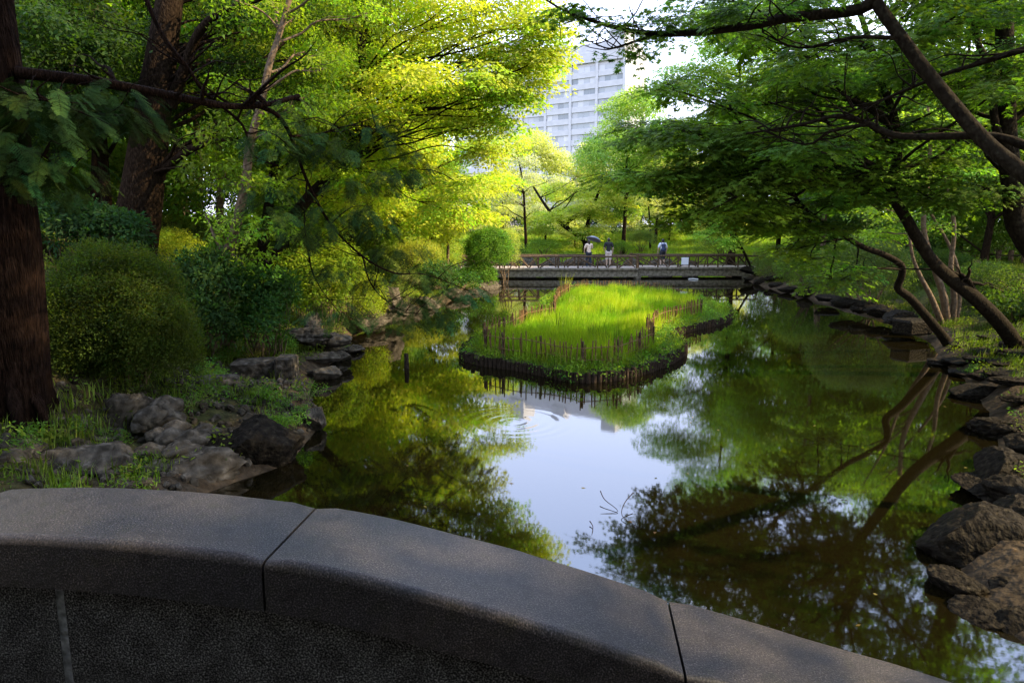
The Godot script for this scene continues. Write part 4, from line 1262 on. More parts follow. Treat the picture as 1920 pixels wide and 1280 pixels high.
	pads = blob_pads(Vector3(-4, 6.69, -28), Vector3(4.2, 3.9, 3.4), 24, Vector3(1.6, 0.5, 1.6))
	tree("maple_tree", "sunlit maple behind the largest one, reaching down to the shrubs by the water", "tree", "maples on the left bank", [on(-6.8, -28.5), Vector3(-6.2, 4.2, -28.2), Vector3(-5.2, 7, -28), Vector3(-4.8, 9, -28)], 0.22, 0.06, pads, "maple", Color(0.122, 0.185, 0.015), M.bark_maple, {"dens": 0.8, "size": 1.05, "sub": 4, "vary": 0.26})
	pads = blob_pads(Vector3(-3.01, 5.51, -36), Vector3(2.7, 2.9, 2.6), 14, Vector3(1.2, 0.4, 1.2))
	tree("maple_tree", "smallest bright maple, above the round dark bush by the far bridge", "tree", "maples on the left bank", [on(-4.9, -36.5), Vector3(-4.4, 3.4, -36.3), Vector3(-3.6, 6.5, -36)], 0.16, 0.05, pads, "maple", Color(0.122, 0.185, 0.015), M.bark_maple, {"dens": 0.8, "size": 1.1, "sub": 4, "vary": 0.26})
	pads = blob_pads(Vector3(-6.72, 6.93, -22.5), Vector3(3.6, 4.6, 2.8), 26, Vector3(1.4, 0.5, 1.4))
	tree("maple_tree", "green maple seen through the drooping conifer limb, left of the bright maples", "tree", "maples on the left bank", [on(-8.2, -22.5), Vector3(-7.8, 4, -22.5), Vector3(-7.2, 7, -22.5), Vector3(-7, 10.5, -22.5)], 0.22, 0.06, pads, "broad", Color(0.085, 0.125, 0.009), M.bark_maple, {"dens": 0.6, "size": 0.95, "sub": 4})
	# left and right woods behind, to the skyline
	var left := [[-13.0, -27.0, 12.0, 3.6], [-18.0, -24.0, 13.0, 4.2], [-16.0, -34.0, 13.5, 4.4], [-22.0, -31.0, 15.0, 4.8], [-10.0, -38.0, 12.0, 3.8], [-27.0, -42.0, 16.0, 5.5], [-15.0, -47.0, 14.0, 5.0], [-20.0, -17.0, 12.0, 3.8], [-8.5, -52.0, 11.0, 4.2], [-13.5, -62.0, 13.0, 5.0], [-12.0, -20.0, 9.0, 2.6]]
	var lt := ["rounded tree behind the green maple on the left bank", "tree behind the reddish sunlit trunk in the left wood", "second row tree deep in the left wood", "tall tree at the back of the left wood", "tree behind the sunlit second maple", "tallest far tree of the left wood", "far tree above the maples, deep in the left wood", "tree at the left edge behind the huge conifer trunk", "tree left of the far bridge behind the smallest maple", "distant tree left of the far bridge beyond the smallest maple", "low leafy tree behind the leaning dark trunk"]
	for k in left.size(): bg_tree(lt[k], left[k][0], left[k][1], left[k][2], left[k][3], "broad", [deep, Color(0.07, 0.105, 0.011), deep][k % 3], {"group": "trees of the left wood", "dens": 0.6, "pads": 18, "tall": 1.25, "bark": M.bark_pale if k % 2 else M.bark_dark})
	# ---------------- right bank maples
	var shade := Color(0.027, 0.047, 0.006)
	pads = blob_pads(Vector3(6.27, 5.43, -14), Vector3(4.2, 2.5, 3.0), 46, Vector3(0.95, 0.2, 0.95))
	for p in [Vector3(4.35, 3.73, -13), Vector3(4.84, 3.92, -13), Vector3(5.43, 4.24, -13.3), Vector3(3.88, 4.26, -13.5), Vector3(3.58, 4.82, -14), Vector3(3.3, 4, -14), Vector3(6.77, 3.96, -13.5), Vector3(7.82, 4.27, -13.6), Vector3(8.56, 3.48, -14)]: pads.append([p, Vector3(0.8, 0.18, 0.8)])
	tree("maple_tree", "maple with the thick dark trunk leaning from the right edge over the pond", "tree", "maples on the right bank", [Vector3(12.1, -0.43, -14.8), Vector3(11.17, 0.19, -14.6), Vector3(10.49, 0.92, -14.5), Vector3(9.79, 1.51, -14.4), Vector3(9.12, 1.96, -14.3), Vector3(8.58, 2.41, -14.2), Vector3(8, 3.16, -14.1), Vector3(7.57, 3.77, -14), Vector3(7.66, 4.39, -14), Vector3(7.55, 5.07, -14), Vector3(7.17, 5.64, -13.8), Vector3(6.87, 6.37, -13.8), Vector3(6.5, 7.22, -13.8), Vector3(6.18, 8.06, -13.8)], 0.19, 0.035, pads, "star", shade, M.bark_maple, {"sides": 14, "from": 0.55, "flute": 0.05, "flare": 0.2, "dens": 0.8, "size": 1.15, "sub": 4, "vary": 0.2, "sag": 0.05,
		"limbs": [[[Vector3(7.59, 3.77, -14), Vector3(7.03, 3.93, -13.8), Vector3(6.5, 4.01, -13.6), Vector3(5.36, 3.8, -13.3), Vector3(4.36, 3.62, -13), Vector3(3.63, 3.29, -12.8)], 0.07, 0.012], [[Vector3(7.66, 4.39, -14), Vector3(7.06, 4.77, -13.6), Vector3(6.38, 4.97, -13.3), Vector3(5.45, 5.02, -13), Vector3(4.59, 5.21, -12.8)], 0.05, 0.012], [[Vector3(9.79, 1.53, -14.4), Vector3(9.6, 1.8, -14.3), Vector3(9.41, 1.97, -14.2)], 0.07, 0.05]], "twigs": 6})
	pads = blob_pads(Vector3(4.87, 4.15, -14.6), Vector3(2.4, 1.5, 1.8), 20, Vector3(0.85, 0.2, 0.85))
	for p in [Vector3(6.51, 2.26, -15), Vector3(6.03, 2.49, -15), Vector3(7.1, 1.78, -15.2), Vector3(7.66, 1.95, -15.4), Vector3(6.71, 2.72, -15), Vector3(5.39, 2.95, -14.6), Vector3(4.64, 3.06, -14.4), Vector3(4, 3.28, -14.5), Vector3(3.73, 3.51, -14.8), Vector3(5.51, 3.28, -14.4)]: pads.append([p, Vector3(0.62, 0.2, 0.62)])
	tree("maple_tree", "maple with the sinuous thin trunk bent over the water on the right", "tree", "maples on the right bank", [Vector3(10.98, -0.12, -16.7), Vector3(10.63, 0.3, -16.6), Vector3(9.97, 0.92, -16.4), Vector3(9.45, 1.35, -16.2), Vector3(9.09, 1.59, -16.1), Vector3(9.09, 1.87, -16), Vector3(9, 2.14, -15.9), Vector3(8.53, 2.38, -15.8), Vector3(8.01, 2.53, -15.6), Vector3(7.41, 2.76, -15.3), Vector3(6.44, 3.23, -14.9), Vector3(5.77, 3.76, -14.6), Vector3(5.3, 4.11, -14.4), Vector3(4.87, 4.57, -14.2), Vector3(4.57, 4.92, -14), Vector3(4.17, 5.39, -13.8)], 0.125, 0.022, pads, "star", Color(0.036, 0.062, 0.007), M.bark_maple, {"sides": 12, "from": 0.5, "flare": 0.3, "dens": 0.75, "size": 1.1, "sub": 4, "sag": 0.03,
		"limbs": [[[Vector3(9.01, 2.04, -15.9), Vector3(8.3, 2.08, -15.5), Vector3(7.72, 1.99, -15.3), Vector3(7.1, 1.78, -15.2)], 0.03, 0.008], [[Vector3(6.44, 3.23, -14.9), Vector3(5.49, 3.08, -14.6), Vector3(4.66, 3.22, -14.3), Vector3(3.86, 3.33, -14.4)], 0.035, 0.008], [[Vector3(7.41, 2.76, -15.3), Vector3(6.75, 2.66, -15.1), Vector3(6.03, 2.49, -15)], 0.03, 0.008], [[Vector3(5.3, 4.11, -14.4), Vector3(4.53, 4.01, -14.2), Vector3(3.9, 3.61, -14.6)], 0.03, 0.008]], "twigs": 5})
	pads = blob_pads(Vector3(4.9, 5.96, -9.6), Vector3(2.8, 0.9, 1.5), 18, Vector3(0.7, 0.15, 0.7))
	for p in [Vector3(2, 5.47, -9.4), Vector3(1.67, 5.6, -9.5), Vector3(1.33, 5.5, -9.5), Vector3(1.05, 5.73, -9.6), Vector3(0.71, 5.85, -9.7), Vector3(2.32, 5.57, -9.3), Vector3(2.7, 5.61, -9.2), Vector3(1.54, 5.3, -9.5), Vector3(3.03, 5.61, -9)]: pads.append([p, Vector3(0.34, 0.1, 0.34)])
	pads.append_array(blob_pads(Vector3(7.5, 9.0, -2.0), Vector3(5.0, 2.6, 6.0), 34, Vector3(1.3, 0.4, 1.3)))  # unseen upper crown, shaped to keep light off the bridge
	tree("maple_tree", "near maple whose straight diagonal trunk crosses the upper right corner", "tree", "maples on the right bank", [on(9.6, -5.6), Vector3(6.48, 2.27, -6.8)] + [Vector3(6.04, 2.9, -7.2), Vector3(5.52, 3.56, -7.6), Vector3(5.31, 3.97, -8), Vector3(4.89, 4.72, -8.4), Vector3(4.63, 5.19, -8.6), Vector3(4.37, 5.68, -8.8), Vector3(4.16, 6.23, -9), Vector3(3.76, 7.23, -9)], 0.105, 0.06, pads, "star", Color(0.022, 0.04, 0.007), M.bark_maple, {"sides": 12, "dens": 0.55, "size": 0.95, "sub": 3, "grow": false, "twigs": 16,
		"limbs": [[[Vector3(4.37, 5.68, -8.8), Vector3(4.17, 5.59, -8.9), Vector3(3.4, 5.53, -9), Vector3(2.94, 5.46, -9.1), Vector3(2.19, 5.43, -9.3), Vector3(1.68, 5.5, -9.5), Vector3(1.2, 5.63, -9.6), Vector3(0.71, 5.82, -9.7), Vector3(0.36, 6.05, -9.8)], 0.085, 0.01], [[Vector3(2.19, 5.43, -9.3), Vector3(1.78, 5.41, -9.4), Vector3(1.44, 5.33, -9.5), Vector3(1.25, 5.3, -9.5), Vector3(0.99, 5.43, -9.6)], 0.025, 0.006], [[Vector3(6.28, 5.09, -8.2), Vector3(5.93, 5.01, -8.4), Vector3(5.68, 4.94, -8.7), Vector3(5.37, 4.85, -9), Vector3(5.03, 4.69, -9.6), Vector3(4.72, 4.57, -10)], 0.05, 0.012], [[Vector3(4.63, 5.19, -8.6), Vector3(4.14, 5.25, -8.8), Vector3(3.66, 5.23, -9.2), Vector3(3.25, 5.47, -9.4)], 0.03, 0.008], [[Vector3(5.97, 3.77, -7.9), Vector3(5.58, 4.01, -8.2), Vector3(4.85, 4.09, -8.8), Vector3(4.59, 4.28, -9.1), Vector3(4.31, 4.43, -9.4), Vector3(3.97, 4.37, -9.8), Vector3(3.37, 4.31, -10.2)], 0.062, 0.014], [[Vector3(4.59, 4.28, -9.1), Vector3(4.24, 4.24, -9.4), Vector3(4.02, 4.1, -9.7), Vector3(3.45, 4.36, -10)], 0.03, 0.008],
			[[Vector3(7.6, 3.4, -6.6), Vector3(8, 6, -4.5), Vector3(7.6, 8, -3), Vector3(6, 9.5, -1)], 0.1, 0.03]]})
	pads = blob_pads(Vector3(9.47, 6.03, -14.5), Vector3(2.2, 2.6, 2.0), 16, Vector3(0.9, 0.25, 0.9))
	pads.append_array(blob_pads(Vector3(11.5, 13.5, -10.0), Vector3(5.0, 3.6, 6.5), 26, Vector3(1.6, 0.6, 1.6)) + blob_pads(Vector3(12.0, 17.0, -6.0), Vector3(5.0, 3.5, 7.0), 26, Vector3(1.7, 0.6, 1.7)))  # unseen high crowns, placed to shade the bridge and near left bank
	tree("tall_tree", "straight upright trunk at the far right edge behind the diagonal maple", "tree", "", [on(11.9, -13.5)] + [Vector3(10.04, 2.74, -13.5), Vector3(9.69, 3.66, -13.5), Vector3(9.44, 4.66, -13.5), Vector3(9.25, 6.01, -13.5), Vector3(9.1, 7.13, -13.5), Vector3(8.94, 9.16, -13.6)] + [Vector3(12.0, 14.5, -12.0), Vector3(12, 18, -9)], 0.23, 0.1, pads, "star", Color(0.028, 0.048, 0.007), M.bark_maple, {"sides": 14, "flute": 0.04, "dens": 0.55, "size": 1.15, "limbs": [[[Vector3(9.46, 4.56, -13.5), Vector3(9.14, 4.84, -13.4), Vector3(8.9, 5.89, -13.4), Vector3(8.53, 6.43, -13.3), Vector3(8.31, 7.43, -13.3)], 0.09, 0.04], [[Vector3(9.41, 4.9, -13.5), Vector3(9.79, 5.24, -13.5), Vector3(10.19, 6.01, -13.5)], 0.06, 0.03]]})
	pads = blob_pads(Vector3(11.77, 5.18, -20), Vector3(2.0, 1.0, 1.4), 8, Vector3(0.9, 0.25, 0.9))
	pads.append_array(blob_pads(Vector3(11.04, 3.25, -20), Vector3(1.6, 0.6, 1.0), 6, Vector3(0.6, 0.18, 0.6)))
	tree("multi_stem_tree", "clump of smooth slender stems fanning from one base on the right shore", "tree", "", [Vector3(12.44, 0.21, -19.4), Vector3(12.29, 1.01, -19.4), Vector3(11.92, 1.91, -19.4), Vector3(11.5, 3.1, -19.4), Vector3(11.58, 4.84, -19.5), Vector3(11.43, 6.28, -19.6)], 0.13, 0.04, pads, "maple", Color(0.062, 0.095, 0.01), M.bark_pale, {"flare": 0.2, "dens": 0.5, "size": 0.75, "limbs": [[[Vector3(12.59, 0.16, -19.4), Vector3(12.58, 1.01, -19.4), Vector3(12.33, 1.92, -19.3), Vector3(12.3, 3.1, -19.3), Vector3(11.87, 4.4, -19.3)], 0.11, 0.04], [[Vector3(12.27, 0.22, -19.3), Vector3(11.82, 1.03, -19.2), Vector3(11.4, 1.63, -19.1), Vector3(11.05, 2.22, -19), Vector3(10.78, 3.24, -19), Vector3(10.24, 4.37, -19)], 0.1, 0.015], [[Vector3(12.76, 0.2, -19.5), Vector3(12.86, 0.99, -19.6), Vector3(12.77, 1.89, -19.7), Vector3(12.35, 2.8, -19.8), Vector3(11.58, 4, -20)], 0.08, 0.03]]})
	var right := [[14.8, -33.0, 10.0, 3.2, 1], [18.5, -27.0, 9.0, 3.4, 0], [23.0, -22.0, 12.0, 3.8, 2], [22.0, -34.0, 12.0, 4.2, 0], [17.5, -41.0, 11.5, 3.8, 1], [28.0, -30.0, 14.0, 4.6, 2], [26.0, -44.0, 14.0, 5.0, 0], [20.0, -52.0, 13.0, 4.6, 1], [34.0, -40.0, 15.0, 5.2, 2], [30.0, -58.0, 15.0, 5.4, 0]]
	var rt := ["leafy tree with a pale straight trunk right of the far bridge", "tree behind the shrub dome on the right shore", "dark tree above the low fences on the right slope", "second row tree of the right wood behind the fences", "tree just behind the pale straight trunk beside the far bridge", "dark broad tree at the top of the right slope", "distant tree between the right maples' trunks", "tree behind the right end of the far bridge", "dark far tree at the right edge above the fences", "tallest distant tree of the right wood"]
	for k in right.size(): bg_tree(rt[k], right[k][0], right[k][1], right[k][2], right[k][3], "maple" if k in [0, 4, 7] else "broad", [Color(0.032, 0.054, 0.008), Color(0.042, 0.068, 0.009), Color(0.019, 0.033, 0.007)][right[k][4]], {"group": "trees of the right wood", "pads": 16, "tall": 1.2, "bark": M.bark_pale if k in [0] else M.bark_dark, "dens": 0.5, "size": 1.25 if k < 4 else 1.5})
	# small tree at the right end of the far bridge
	pads = blob_pads(Vector3(12.6, 3.11, -41), Vector3(1.5, 1.1, 1.2), 9, Vector3(0.75, 0.3, 0.75))
	tree("small_tree", "small dark tree leaning over the right end of the far bridge", "tree", "", [on(14.6, -41.2), Vector3(13.43, 2.33, -41), Vector3(13.05, 3.57, -41)], 0.09, 0.04, pads, "maple", Color(0.055, 0.1, 0.014), M.bark_dark, {"dens": 0.7, "size": 0.9})
	# ---------------- beyond the far bridge
	pads = blob_pads(Vector3(6.19, 4.99, -60), Vector3(4.0, 2.6, 3.2), 16, Vector3(1.5, 0.5, 1.4))
	tree("forked_tree", "green tree with forked leaning trunks behind the people on the far bridge", "tree", "trees beyond the far bridge", [on(6.3, -60), on(6.3, -60) + Vector3(0, 1.2, 0), Vector3(4.61, 3.18, -60), Vector3(3.21, 4.54, -60), Vector3(1.83, 6.56, -60)], 0.32, 0.08, pads, "maple", Color(0.12, 0.165, 0.02), M.bark_maple, {"dens": 0.5, "size": 1.2, "limbs": [[[on(6.4, -60) + Vector3(0, 0.6, 0)] + [Vector3(6.46, 2.95, -60), Vector3(6.8, 4.54, -60), Vector3(7.67, 6.78, -60), Vector3(7.72, 8.77, -60)], 0.24, 0.06]]})
	pads = blob_pads(Vector3(0.25, 7.16, -66), Vector3(4.0, 3.0, 2.6), 16, Vector3(1.2, 0.5, 1.2))
	tree("pale_tree", "pale yellow thin crowned tree in front of the tower block", "tree", "trees beyond the far bridge", [on(1.35, -66), Vector3(1.27, 2.95, -66), Vector3(1, 7.41, -66), Vector3(0.25, 10.81, -66)], 0.19, 0.05, pads, "broad", Color(0.24, 0.24, 0.09), M.bark_red, {"dens": 0.3, "size": 1.2})
	bg_tree("yellow topped rounded tree right of the forked tree beyond the far bridge", 14.5, -70, 11.2, 3.8, "maple", Color(0.19, 0.21, 0.05), {"group": "trees beyond the far bridge", "size": 1.5, "dens": 0.5})
	bg_tree("grey-green layered tree reaching across the tower's right side", 9.3, -58, 13.2, 4.2, "broad", Color(0.07, 0.105, 0.025), {"tall": 1.25, "group": "trees beyond the far bridge", "called": "layered_tree", "pads": 18, "size": 1.35, "dens": 0.5})
	bg_tree("tall leafy tree rising just right of the tower behind the far bridge", 15.6, -49, 17.8, 4.6, "maple", Color(0.05, 0.082, 0.012), {"group": "trees beyond the far bridge", "pads": 24, "size": 1.2, "dens": 0.6, "tall": 1.5})
	bg_tree("small golden leaved tree beside the lawn right of the people", 12.8, -64, 5.5, 1.8, "broad", Color(0.26, 0.22, 0.06), {"group": "trees beyond the far bridge", "pads": 8, "size": 1.0})
	bg_tree("orange tinged tree at the right side of the far lawn", 19.5, -68, 7.0, 2.6, "broad", Color(0.24, 0.19, 0.05), {"group": "trees beyond the far bridge", "pads": 9})
	bg_tree("dark blue-green conifer beside the low pinkish building", -1.6, -84, 8.0, 2.0, "broad", Color(0.03, 0.055, 0.03), {"group": "trees beyond the far bridge", "pads": 10, "tall": 1.5})
	var far := [[-30, -95, 13, 6], [-18, -100, 12, 5.5], [3.0, -90, 11.8, 4.6], [10, -94, 12.5, 5.0], [17, -92, 11.5, 4.6], [25, -96, 11, 5], [33, -84, 13, 5.5], [43, -92, 15, 6], [54, -80, 16, 6.5], [-44, -84, 16, 6.5], [45, -62, 16, 6.5], [-40, -58, 16, 6.5], [22, -82, 9, 4]]
	var ft := ["distant tree at the back left behind the maples", "distant tree left of the low building", "distant low tree behind the pale yellow tree", "distant low tree behind the forked tree", "distant tree under the tower's right corner", "distant tree right of the tower", "distant tall tree behind the right end of the far bridge", "distant tree behind the right wood", "distant big tree at the back of the right wood", "distant big tree at the back of the left wood", "large tree at the far right of the skyline", "large tree at the far left of the skyline", "distant tree behind the orange tinged one"]
	for k in far.size(): bg_tree(ft[k], far[k][0], far[k][1], far[k][2], far[k][3], "broad", Color(0.15, 0.17, 0.05) if k in [2, 3, 4] else Color(0.085, 0.125, 0.03) if k % 2 else Color(0.065, 0.105, 0.025), {"group": "far treeline", "pads": 14, "size": 2.2, "dens": 0.22, "tall": 1.1})
	var fill := [[-1.0, -72, 5.2, 2.3], [3.6, -75, 6.0, 2.6], [8.2, -73, 5.4, 2.3], [12.6, -78, 6.2, 2.8], [17.0, -75, 5.6, 2.5], [21.5, -72, 6.0, 2.7], [6.0, -66, 3.4, 1.6]]
	var fn := ["pale low tree at the left end of the far lawn", "yellow-green low tree behind the pale yellow tree's trunk", "low tree behind the forked tree", "low tree behind the small golden one", "low yellowish tree behind the far oval bush", "low tree at the right end of the far lawn", "lowest bushy tree on the far lawn right of the forked trunks"]
	for k in 7: bg_tree(fn[k], fill[k][0], fill[k][1], fill[k][2], fill[k][3], "broad" if k % 2 else "maple", [Color(0.17, 0.19, 0.045), Color(0.11, 0.155, 0.025), Color(0.2, 0.19, 0.05)][k % 3], {"called": "low_tree", "group": "low trees on the far lawn", "pads": 12, "size": 1.3, "dens": 0.5, "tall": 1.05})
	# the wood behind the camera, which shades the bridge
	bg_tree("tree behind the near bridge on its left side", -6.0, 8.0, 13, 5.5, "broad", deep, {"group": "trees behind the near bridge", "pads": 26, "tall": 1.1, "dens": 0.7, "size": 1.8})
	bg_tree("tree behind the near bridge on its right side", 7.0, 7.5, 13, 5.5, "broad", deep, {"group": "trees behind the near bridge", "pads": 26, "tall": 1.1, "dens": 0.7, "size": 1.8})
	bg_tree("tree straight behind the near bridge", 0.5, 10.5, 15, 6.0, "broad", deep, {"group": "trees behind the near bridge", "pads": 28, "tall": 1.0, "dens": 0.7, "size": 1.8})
	# cloud-pruned pine by the left end of the far bridge
	pads = []
	for p in [Vector3(-3.74, 3.39, -39), Vector3(-3.02, 3.1, -38.6), Vector3(-4.37, 2.95, -39.2), Vector3(-2.38, 3.24, -38.8), Vector3(-3.41, 2.66, -38.5)]: pads.append([p, Vector3(0.75, 0.22, 0.6)])
	tree("pruned_pine", "small cloud pruned pine with a pale trunk left of the round bush", "tree", "", [on(-3.7, -39), Vector3(-3.61, 1.91, -39), Vector3(-3.66, 2.65, -39), Vector3(-3.44, 3.25, -39)], 0.1, 0.05, pads, "shrub", Color(0.16, 0.17, 0.04), M.bark_pale, {"dens": 3.0, "size": 1.2})

# ------------------------------------------------------------------ shrubs
func build_shrubs():
	shrub("azalea_bush", "big rounded brownish azalea bush beside the huge conifer trunk", "", on(-5.4, -9.4), [[Vector3(-5.64, 1.66, -9.6), Vector3(1.08, 1.04, 0.95)], [Vector3(-5.06, 1.35, -9.35), Vector3(0.66, 0.72, 0.6)], [Vector3(-6.03, 1.45, -9.2), Vector3(0.55, 0.8, 0.6)]], "shrub", Color(0.036, 0.05, 0.008), 2.2, 0.9)
	shrub("camellia_bush", "dark glossy leaved bush right of the slim pale trunk on the left bank", "glossy bushes", on(-4.9, -13.6), [[Vector3(-5.08, 1.55, -13.4), Vector3(0.62, 0.62, 0.6)], [Vector3(-4.74, 1.67, -13.8), Vector3(0.42, 0.45, 0.4)], [Vector3(-4.98, 1.11, -13.2), Vector3(0.6, 0.4, 0.5)]], "glossy", Color(0.03, 0.065, 0.014), 1.3, 0.8)
	shrub("camellia_bush", "dark glossy leaved bush between the azalea and the slim pale trunk", "glossy bushes", on(-5.8, -13.0), [[Vector3(-5.74, 1.82, -12.8), Vector3(0.72, 0.75, 0.65)], [Vector3(-5.7, 1.25, -12.5), Vector3(0.7, 0.5, 0.5)]], "glossy", Color(0.024, 0.05, 0.012), 1.3, 0.8)
	shrub("camellia_bush", "dark leafy bush behind the huge conifer trunk above the azalea", "glossy bushes", on(-8.0, -12.5), [[Vector3(-8.16, 3, -12.8), Vector3(1.0, 0.55, 0.7)], [Vector3(-7.34, 2.85, -12.8), Vector3(0.6, 0.45, 0.6)]], "glossy", Color(0.02, 0.045, 0.014), 1.2, 0.85)
	shrub("golden_bush", "sunlit yellow rounded bush on the lawn behind the leaning trunk", "", on(-8.0, -16.4), [[Vector3(-8.12, 2.36, -16.2), Vector3(0.78, 0.5, 0.7)]], "shrub", Color(0.14, 0.17, 0.015), 1.3, 1.1)
	shrub("bank_bush", "bright small leaved bush above the boulder at the left water's edge", "bushes along the left bank", on(-4.8, -20.2), [[Vector3(-4.22, 0.87, -20), Vector3(0.55, 0.7, 0.5)], [Vector3(-4.85, 1.14, -20.4), Vector3(0.5, 0.5, 0.5)]], "shrub", Color(0.15, 0.18, 0.015), 1.0, 1.3)
	shrub("bank_bush", "leafy green bush on the left bank between the camellia and the boulder", "bushes along the left bank", on(-5.3, -18.2), [[Vector3(-5.05, 1.36, -18), Vector3(0.7, 0.75, 0.6)], [Vector3(-5.75, 1.67, -18.5), Vector3(0.6, 0.8, 0.6)], [Vector3(-4.72, 1.93, -19), Vector3(0.6, 0.6, 0.6)]], "broad", Color(0.09, 0.125, 0.01), 0.6, 0.55)
	shrub("bank_bush", "dark low bush overhanging the left shore short of the round bush", "bushes along the left bank", on(-2.9, -29.5), [[Vector3(-3.21, 0.91, -29.5), Vector3(1.1, 0.6, 0.7)], [Vector3(-2.21, 0.53, -31.5), Vector3(0.8, 0.45, 0.6)]], "glossy", Color(0.03, 0.065, 0.016), 0.8, 1.2)
	shrub("bank_bush", "yellowish bush on the slope behind the dark low bush on the left shore", "bushes along the left bank", on(-4.8, -32), [[Vector3(-4.46, 1.73, -32), Vector3(1.3, 0.8, 0.9)]], "shrub", Color(0.17, 0.18, 0.03), 0.8, 1.7)
	shrub("round_bush", "tall round dark green bush on the left shore at the far bridge", "", on(-1.6, -35.2), [[Vector3(-1.24, 1.88, -35), Vector3(1.12, 1.2, 1.05)], [Vector3(-1.66, 0.7, -34.5), Vector3(0.85, 0.6, 0.8)]], "broad", Color(0.06, 0.115, 0.014), 0.6, 0.62)
	shrub("golden_bush", "pale yellow bush peeping out behind the round dark bush", "", on(-1.0, -38.4), [[Vector3(-0.23, 1.85, -38), Vector3(0.55, 1.15, 0.6)]], "shrub", Color(0.19, 0.22, 0.05), 0.9, 1.6)
	shrub("golden_bush", "wide yellow bush below the cloud pruned pine", "", on(-4.6, -40), [[Vector3(-4.49, 1.42, -40), Vector3(1.7, 0.9, 1.1)]], "shrub", Color(0.17, 0.2, 0.03), 0.7, 1.8)
	shrub("dome_bush", "dark clipped dome of a bush overhanging the water on the right shore", "", on(13.2, -24), [[Vector3(12.1, 1.49, -23.8), Vector3(1.75, 1.15, 1.3)]], "shrub", Color(0.055, 0.075, 0.02), 0.9, 1.5)
	shrub("bank_bush", "low green bush on the right shore left of the dome bush", "bushes along the right bank", on(13.8, -30.5), [[Vector3(13.13, 1.32, -30.5), Vector3(1.3, 0.8, 1.0)]], "shrub", Color(0.06, 0.095, 0.016), 0.8, 1.6)
	shrub("bank_bush", "low bush on the right shore nearest the far bridge", "bushes along the right bank", on(14.6, -36.5), [[Vector3(14.01, 0.99, -36.5), Vector3(1.2, 0.7, 1.0)]], "shrub", Color(0.065, 0.09, 0.02), 0.8, 1.6)
	shrub("bank_bush", "straggly dark bush in front of the lower fence on the right slope", "bushes along the right bank", on(15.3, -19.5), [[Vector3(13.72, 1.43, -19.8), Vector3(0.9, 0.5, 0.7)]], "shrub", Color(0.05, 0.075, 0.016), 0.6, 1.4)
	for q in [[13.0, -17.6, 0.8, "dark low bush on the right bank between the quay block and the slender stems"], [14.8, -21.2, 1.2, "dark low bush behind the slender stems on the right bank"], [15.8, -25.5, 1.3, "dark low bush behind the dome bush's right side"], [12.4, -14.6, 0.7, "dark low bush behind the thick leaning trunk on the right bank"], [14.6, -17.2, 1.0, "dark low bush at the right edge in front of the lower fence"], [11.4, -12.2, 0.7, "dark low bush at the right edge above the ledge stones"]]:
		var b := on(q[0], q[1])
		shrub("bank_bush", q[3], "bushes along the right bank", b, [[b + Vector3(0, q[2] * 0.3, 0), Vector3(q[2], q[2] * 0.55, q[2] * 0.85)], [b + Vector3(q[2] * 0.7, q[2] * 0.2, 0.2), Vector3(q[2] * 0.7, q[2] * 0.4, q[2] * 0.6)]], "glossy" if q[2] < 0.9 else "shrub", Color(0.03, 0.05, 0.009), 0.8, 1.1)
	shrub("clipped_bush", "grey-green clipped oval bush on the far lawn", "clipped bushes on the far lawn", on(11.5, -62), [[Vector3(11.61, 2.15, -62), Vector3(1.2, 0.62, 1.0)]], "shrub", Color(0.075, 0.1, 0.035), 1.0, 1.8)
	shrub("clipped_bush", "low clipped bush between the black T-shirt person and the oval bush", "clipped bushes on the far lawn", on(8.9, -57), [[Vector3(8.93, 1.47, -57), Vector3(1.0, 0.42, 0.7)]], "shrub", Color(0.07, 0.12, 0.02), 1.0, 1.8)
	shrub("clipped_bush", "rough low bush by the right end of the far lawn", "clipped bushes on the far lawn", on(17.8, -56), [[Vector3(16.64, 1.59, -56), Vector3(1.8, 0.6, 1.0)]], "shrub", Color(0.08, 0.11, 0.03), 0.8, 1.9)
	shrub("clipped_bush", "bush at the foot of the reddish pole trunk beyond the far bridge", "clipped bushes on the far lawn", on(2.8, -60), [[Vector3(2.78, 1.49, -60), Vector3(1.5, 0.55, 0.9)]], "shrub", Color(0.08, 0.13, 0.02), 0.8, 1.9)
	shrub("clipped_bush", "dark bush beside the left end of the far bridge behind the rail", "clipped bushes on the far lawn", on(0.5, -54), [[Vector3(0, 1.3, -54), Vector3(1.2, 0.6, 0.8)]], "shrub", Color(0.045, 0.085, 0.02), 0.8, 1.9)

	# thickets under the woods
	var th := [[-12.0, -22.0, 2.2, 1.5], [-15.5, -19.0, 2.4, 1.7], [-13.5, -15.5, 1.8, 1.3], [-17.0, -26.5, 2.8, 2.0], [-9.5, -31.0, 2.4, 1.6], [-13.0, -36.0, 3.0, 2.2], [-9.0, -44.0, 2.8, 1.9], [-20.0, -37.0, 3.4, 2.6], [-24.0, -25.0, 3.2, 2.4], [-7.6, -25.5, 1.5, 1.0], [-6.4, -31.5, 1.5, 1.0]]
	var tl := ["thicket under the green maple on the left slope", "thicket at the left edge of the wood's floor", "thicket just behind the leaning dark trunk", "thicket deep in the left wood", "leafy thicket below the sunlit second maple", "thicket behind the smallest bright maple", "thicket left of the far bridge", "tall thicket at the back of the left wood", "tall thicket at the far left edge of the wood", "low thicket on the bank under the largest maple", "low thicket on the bank under the second maple"]
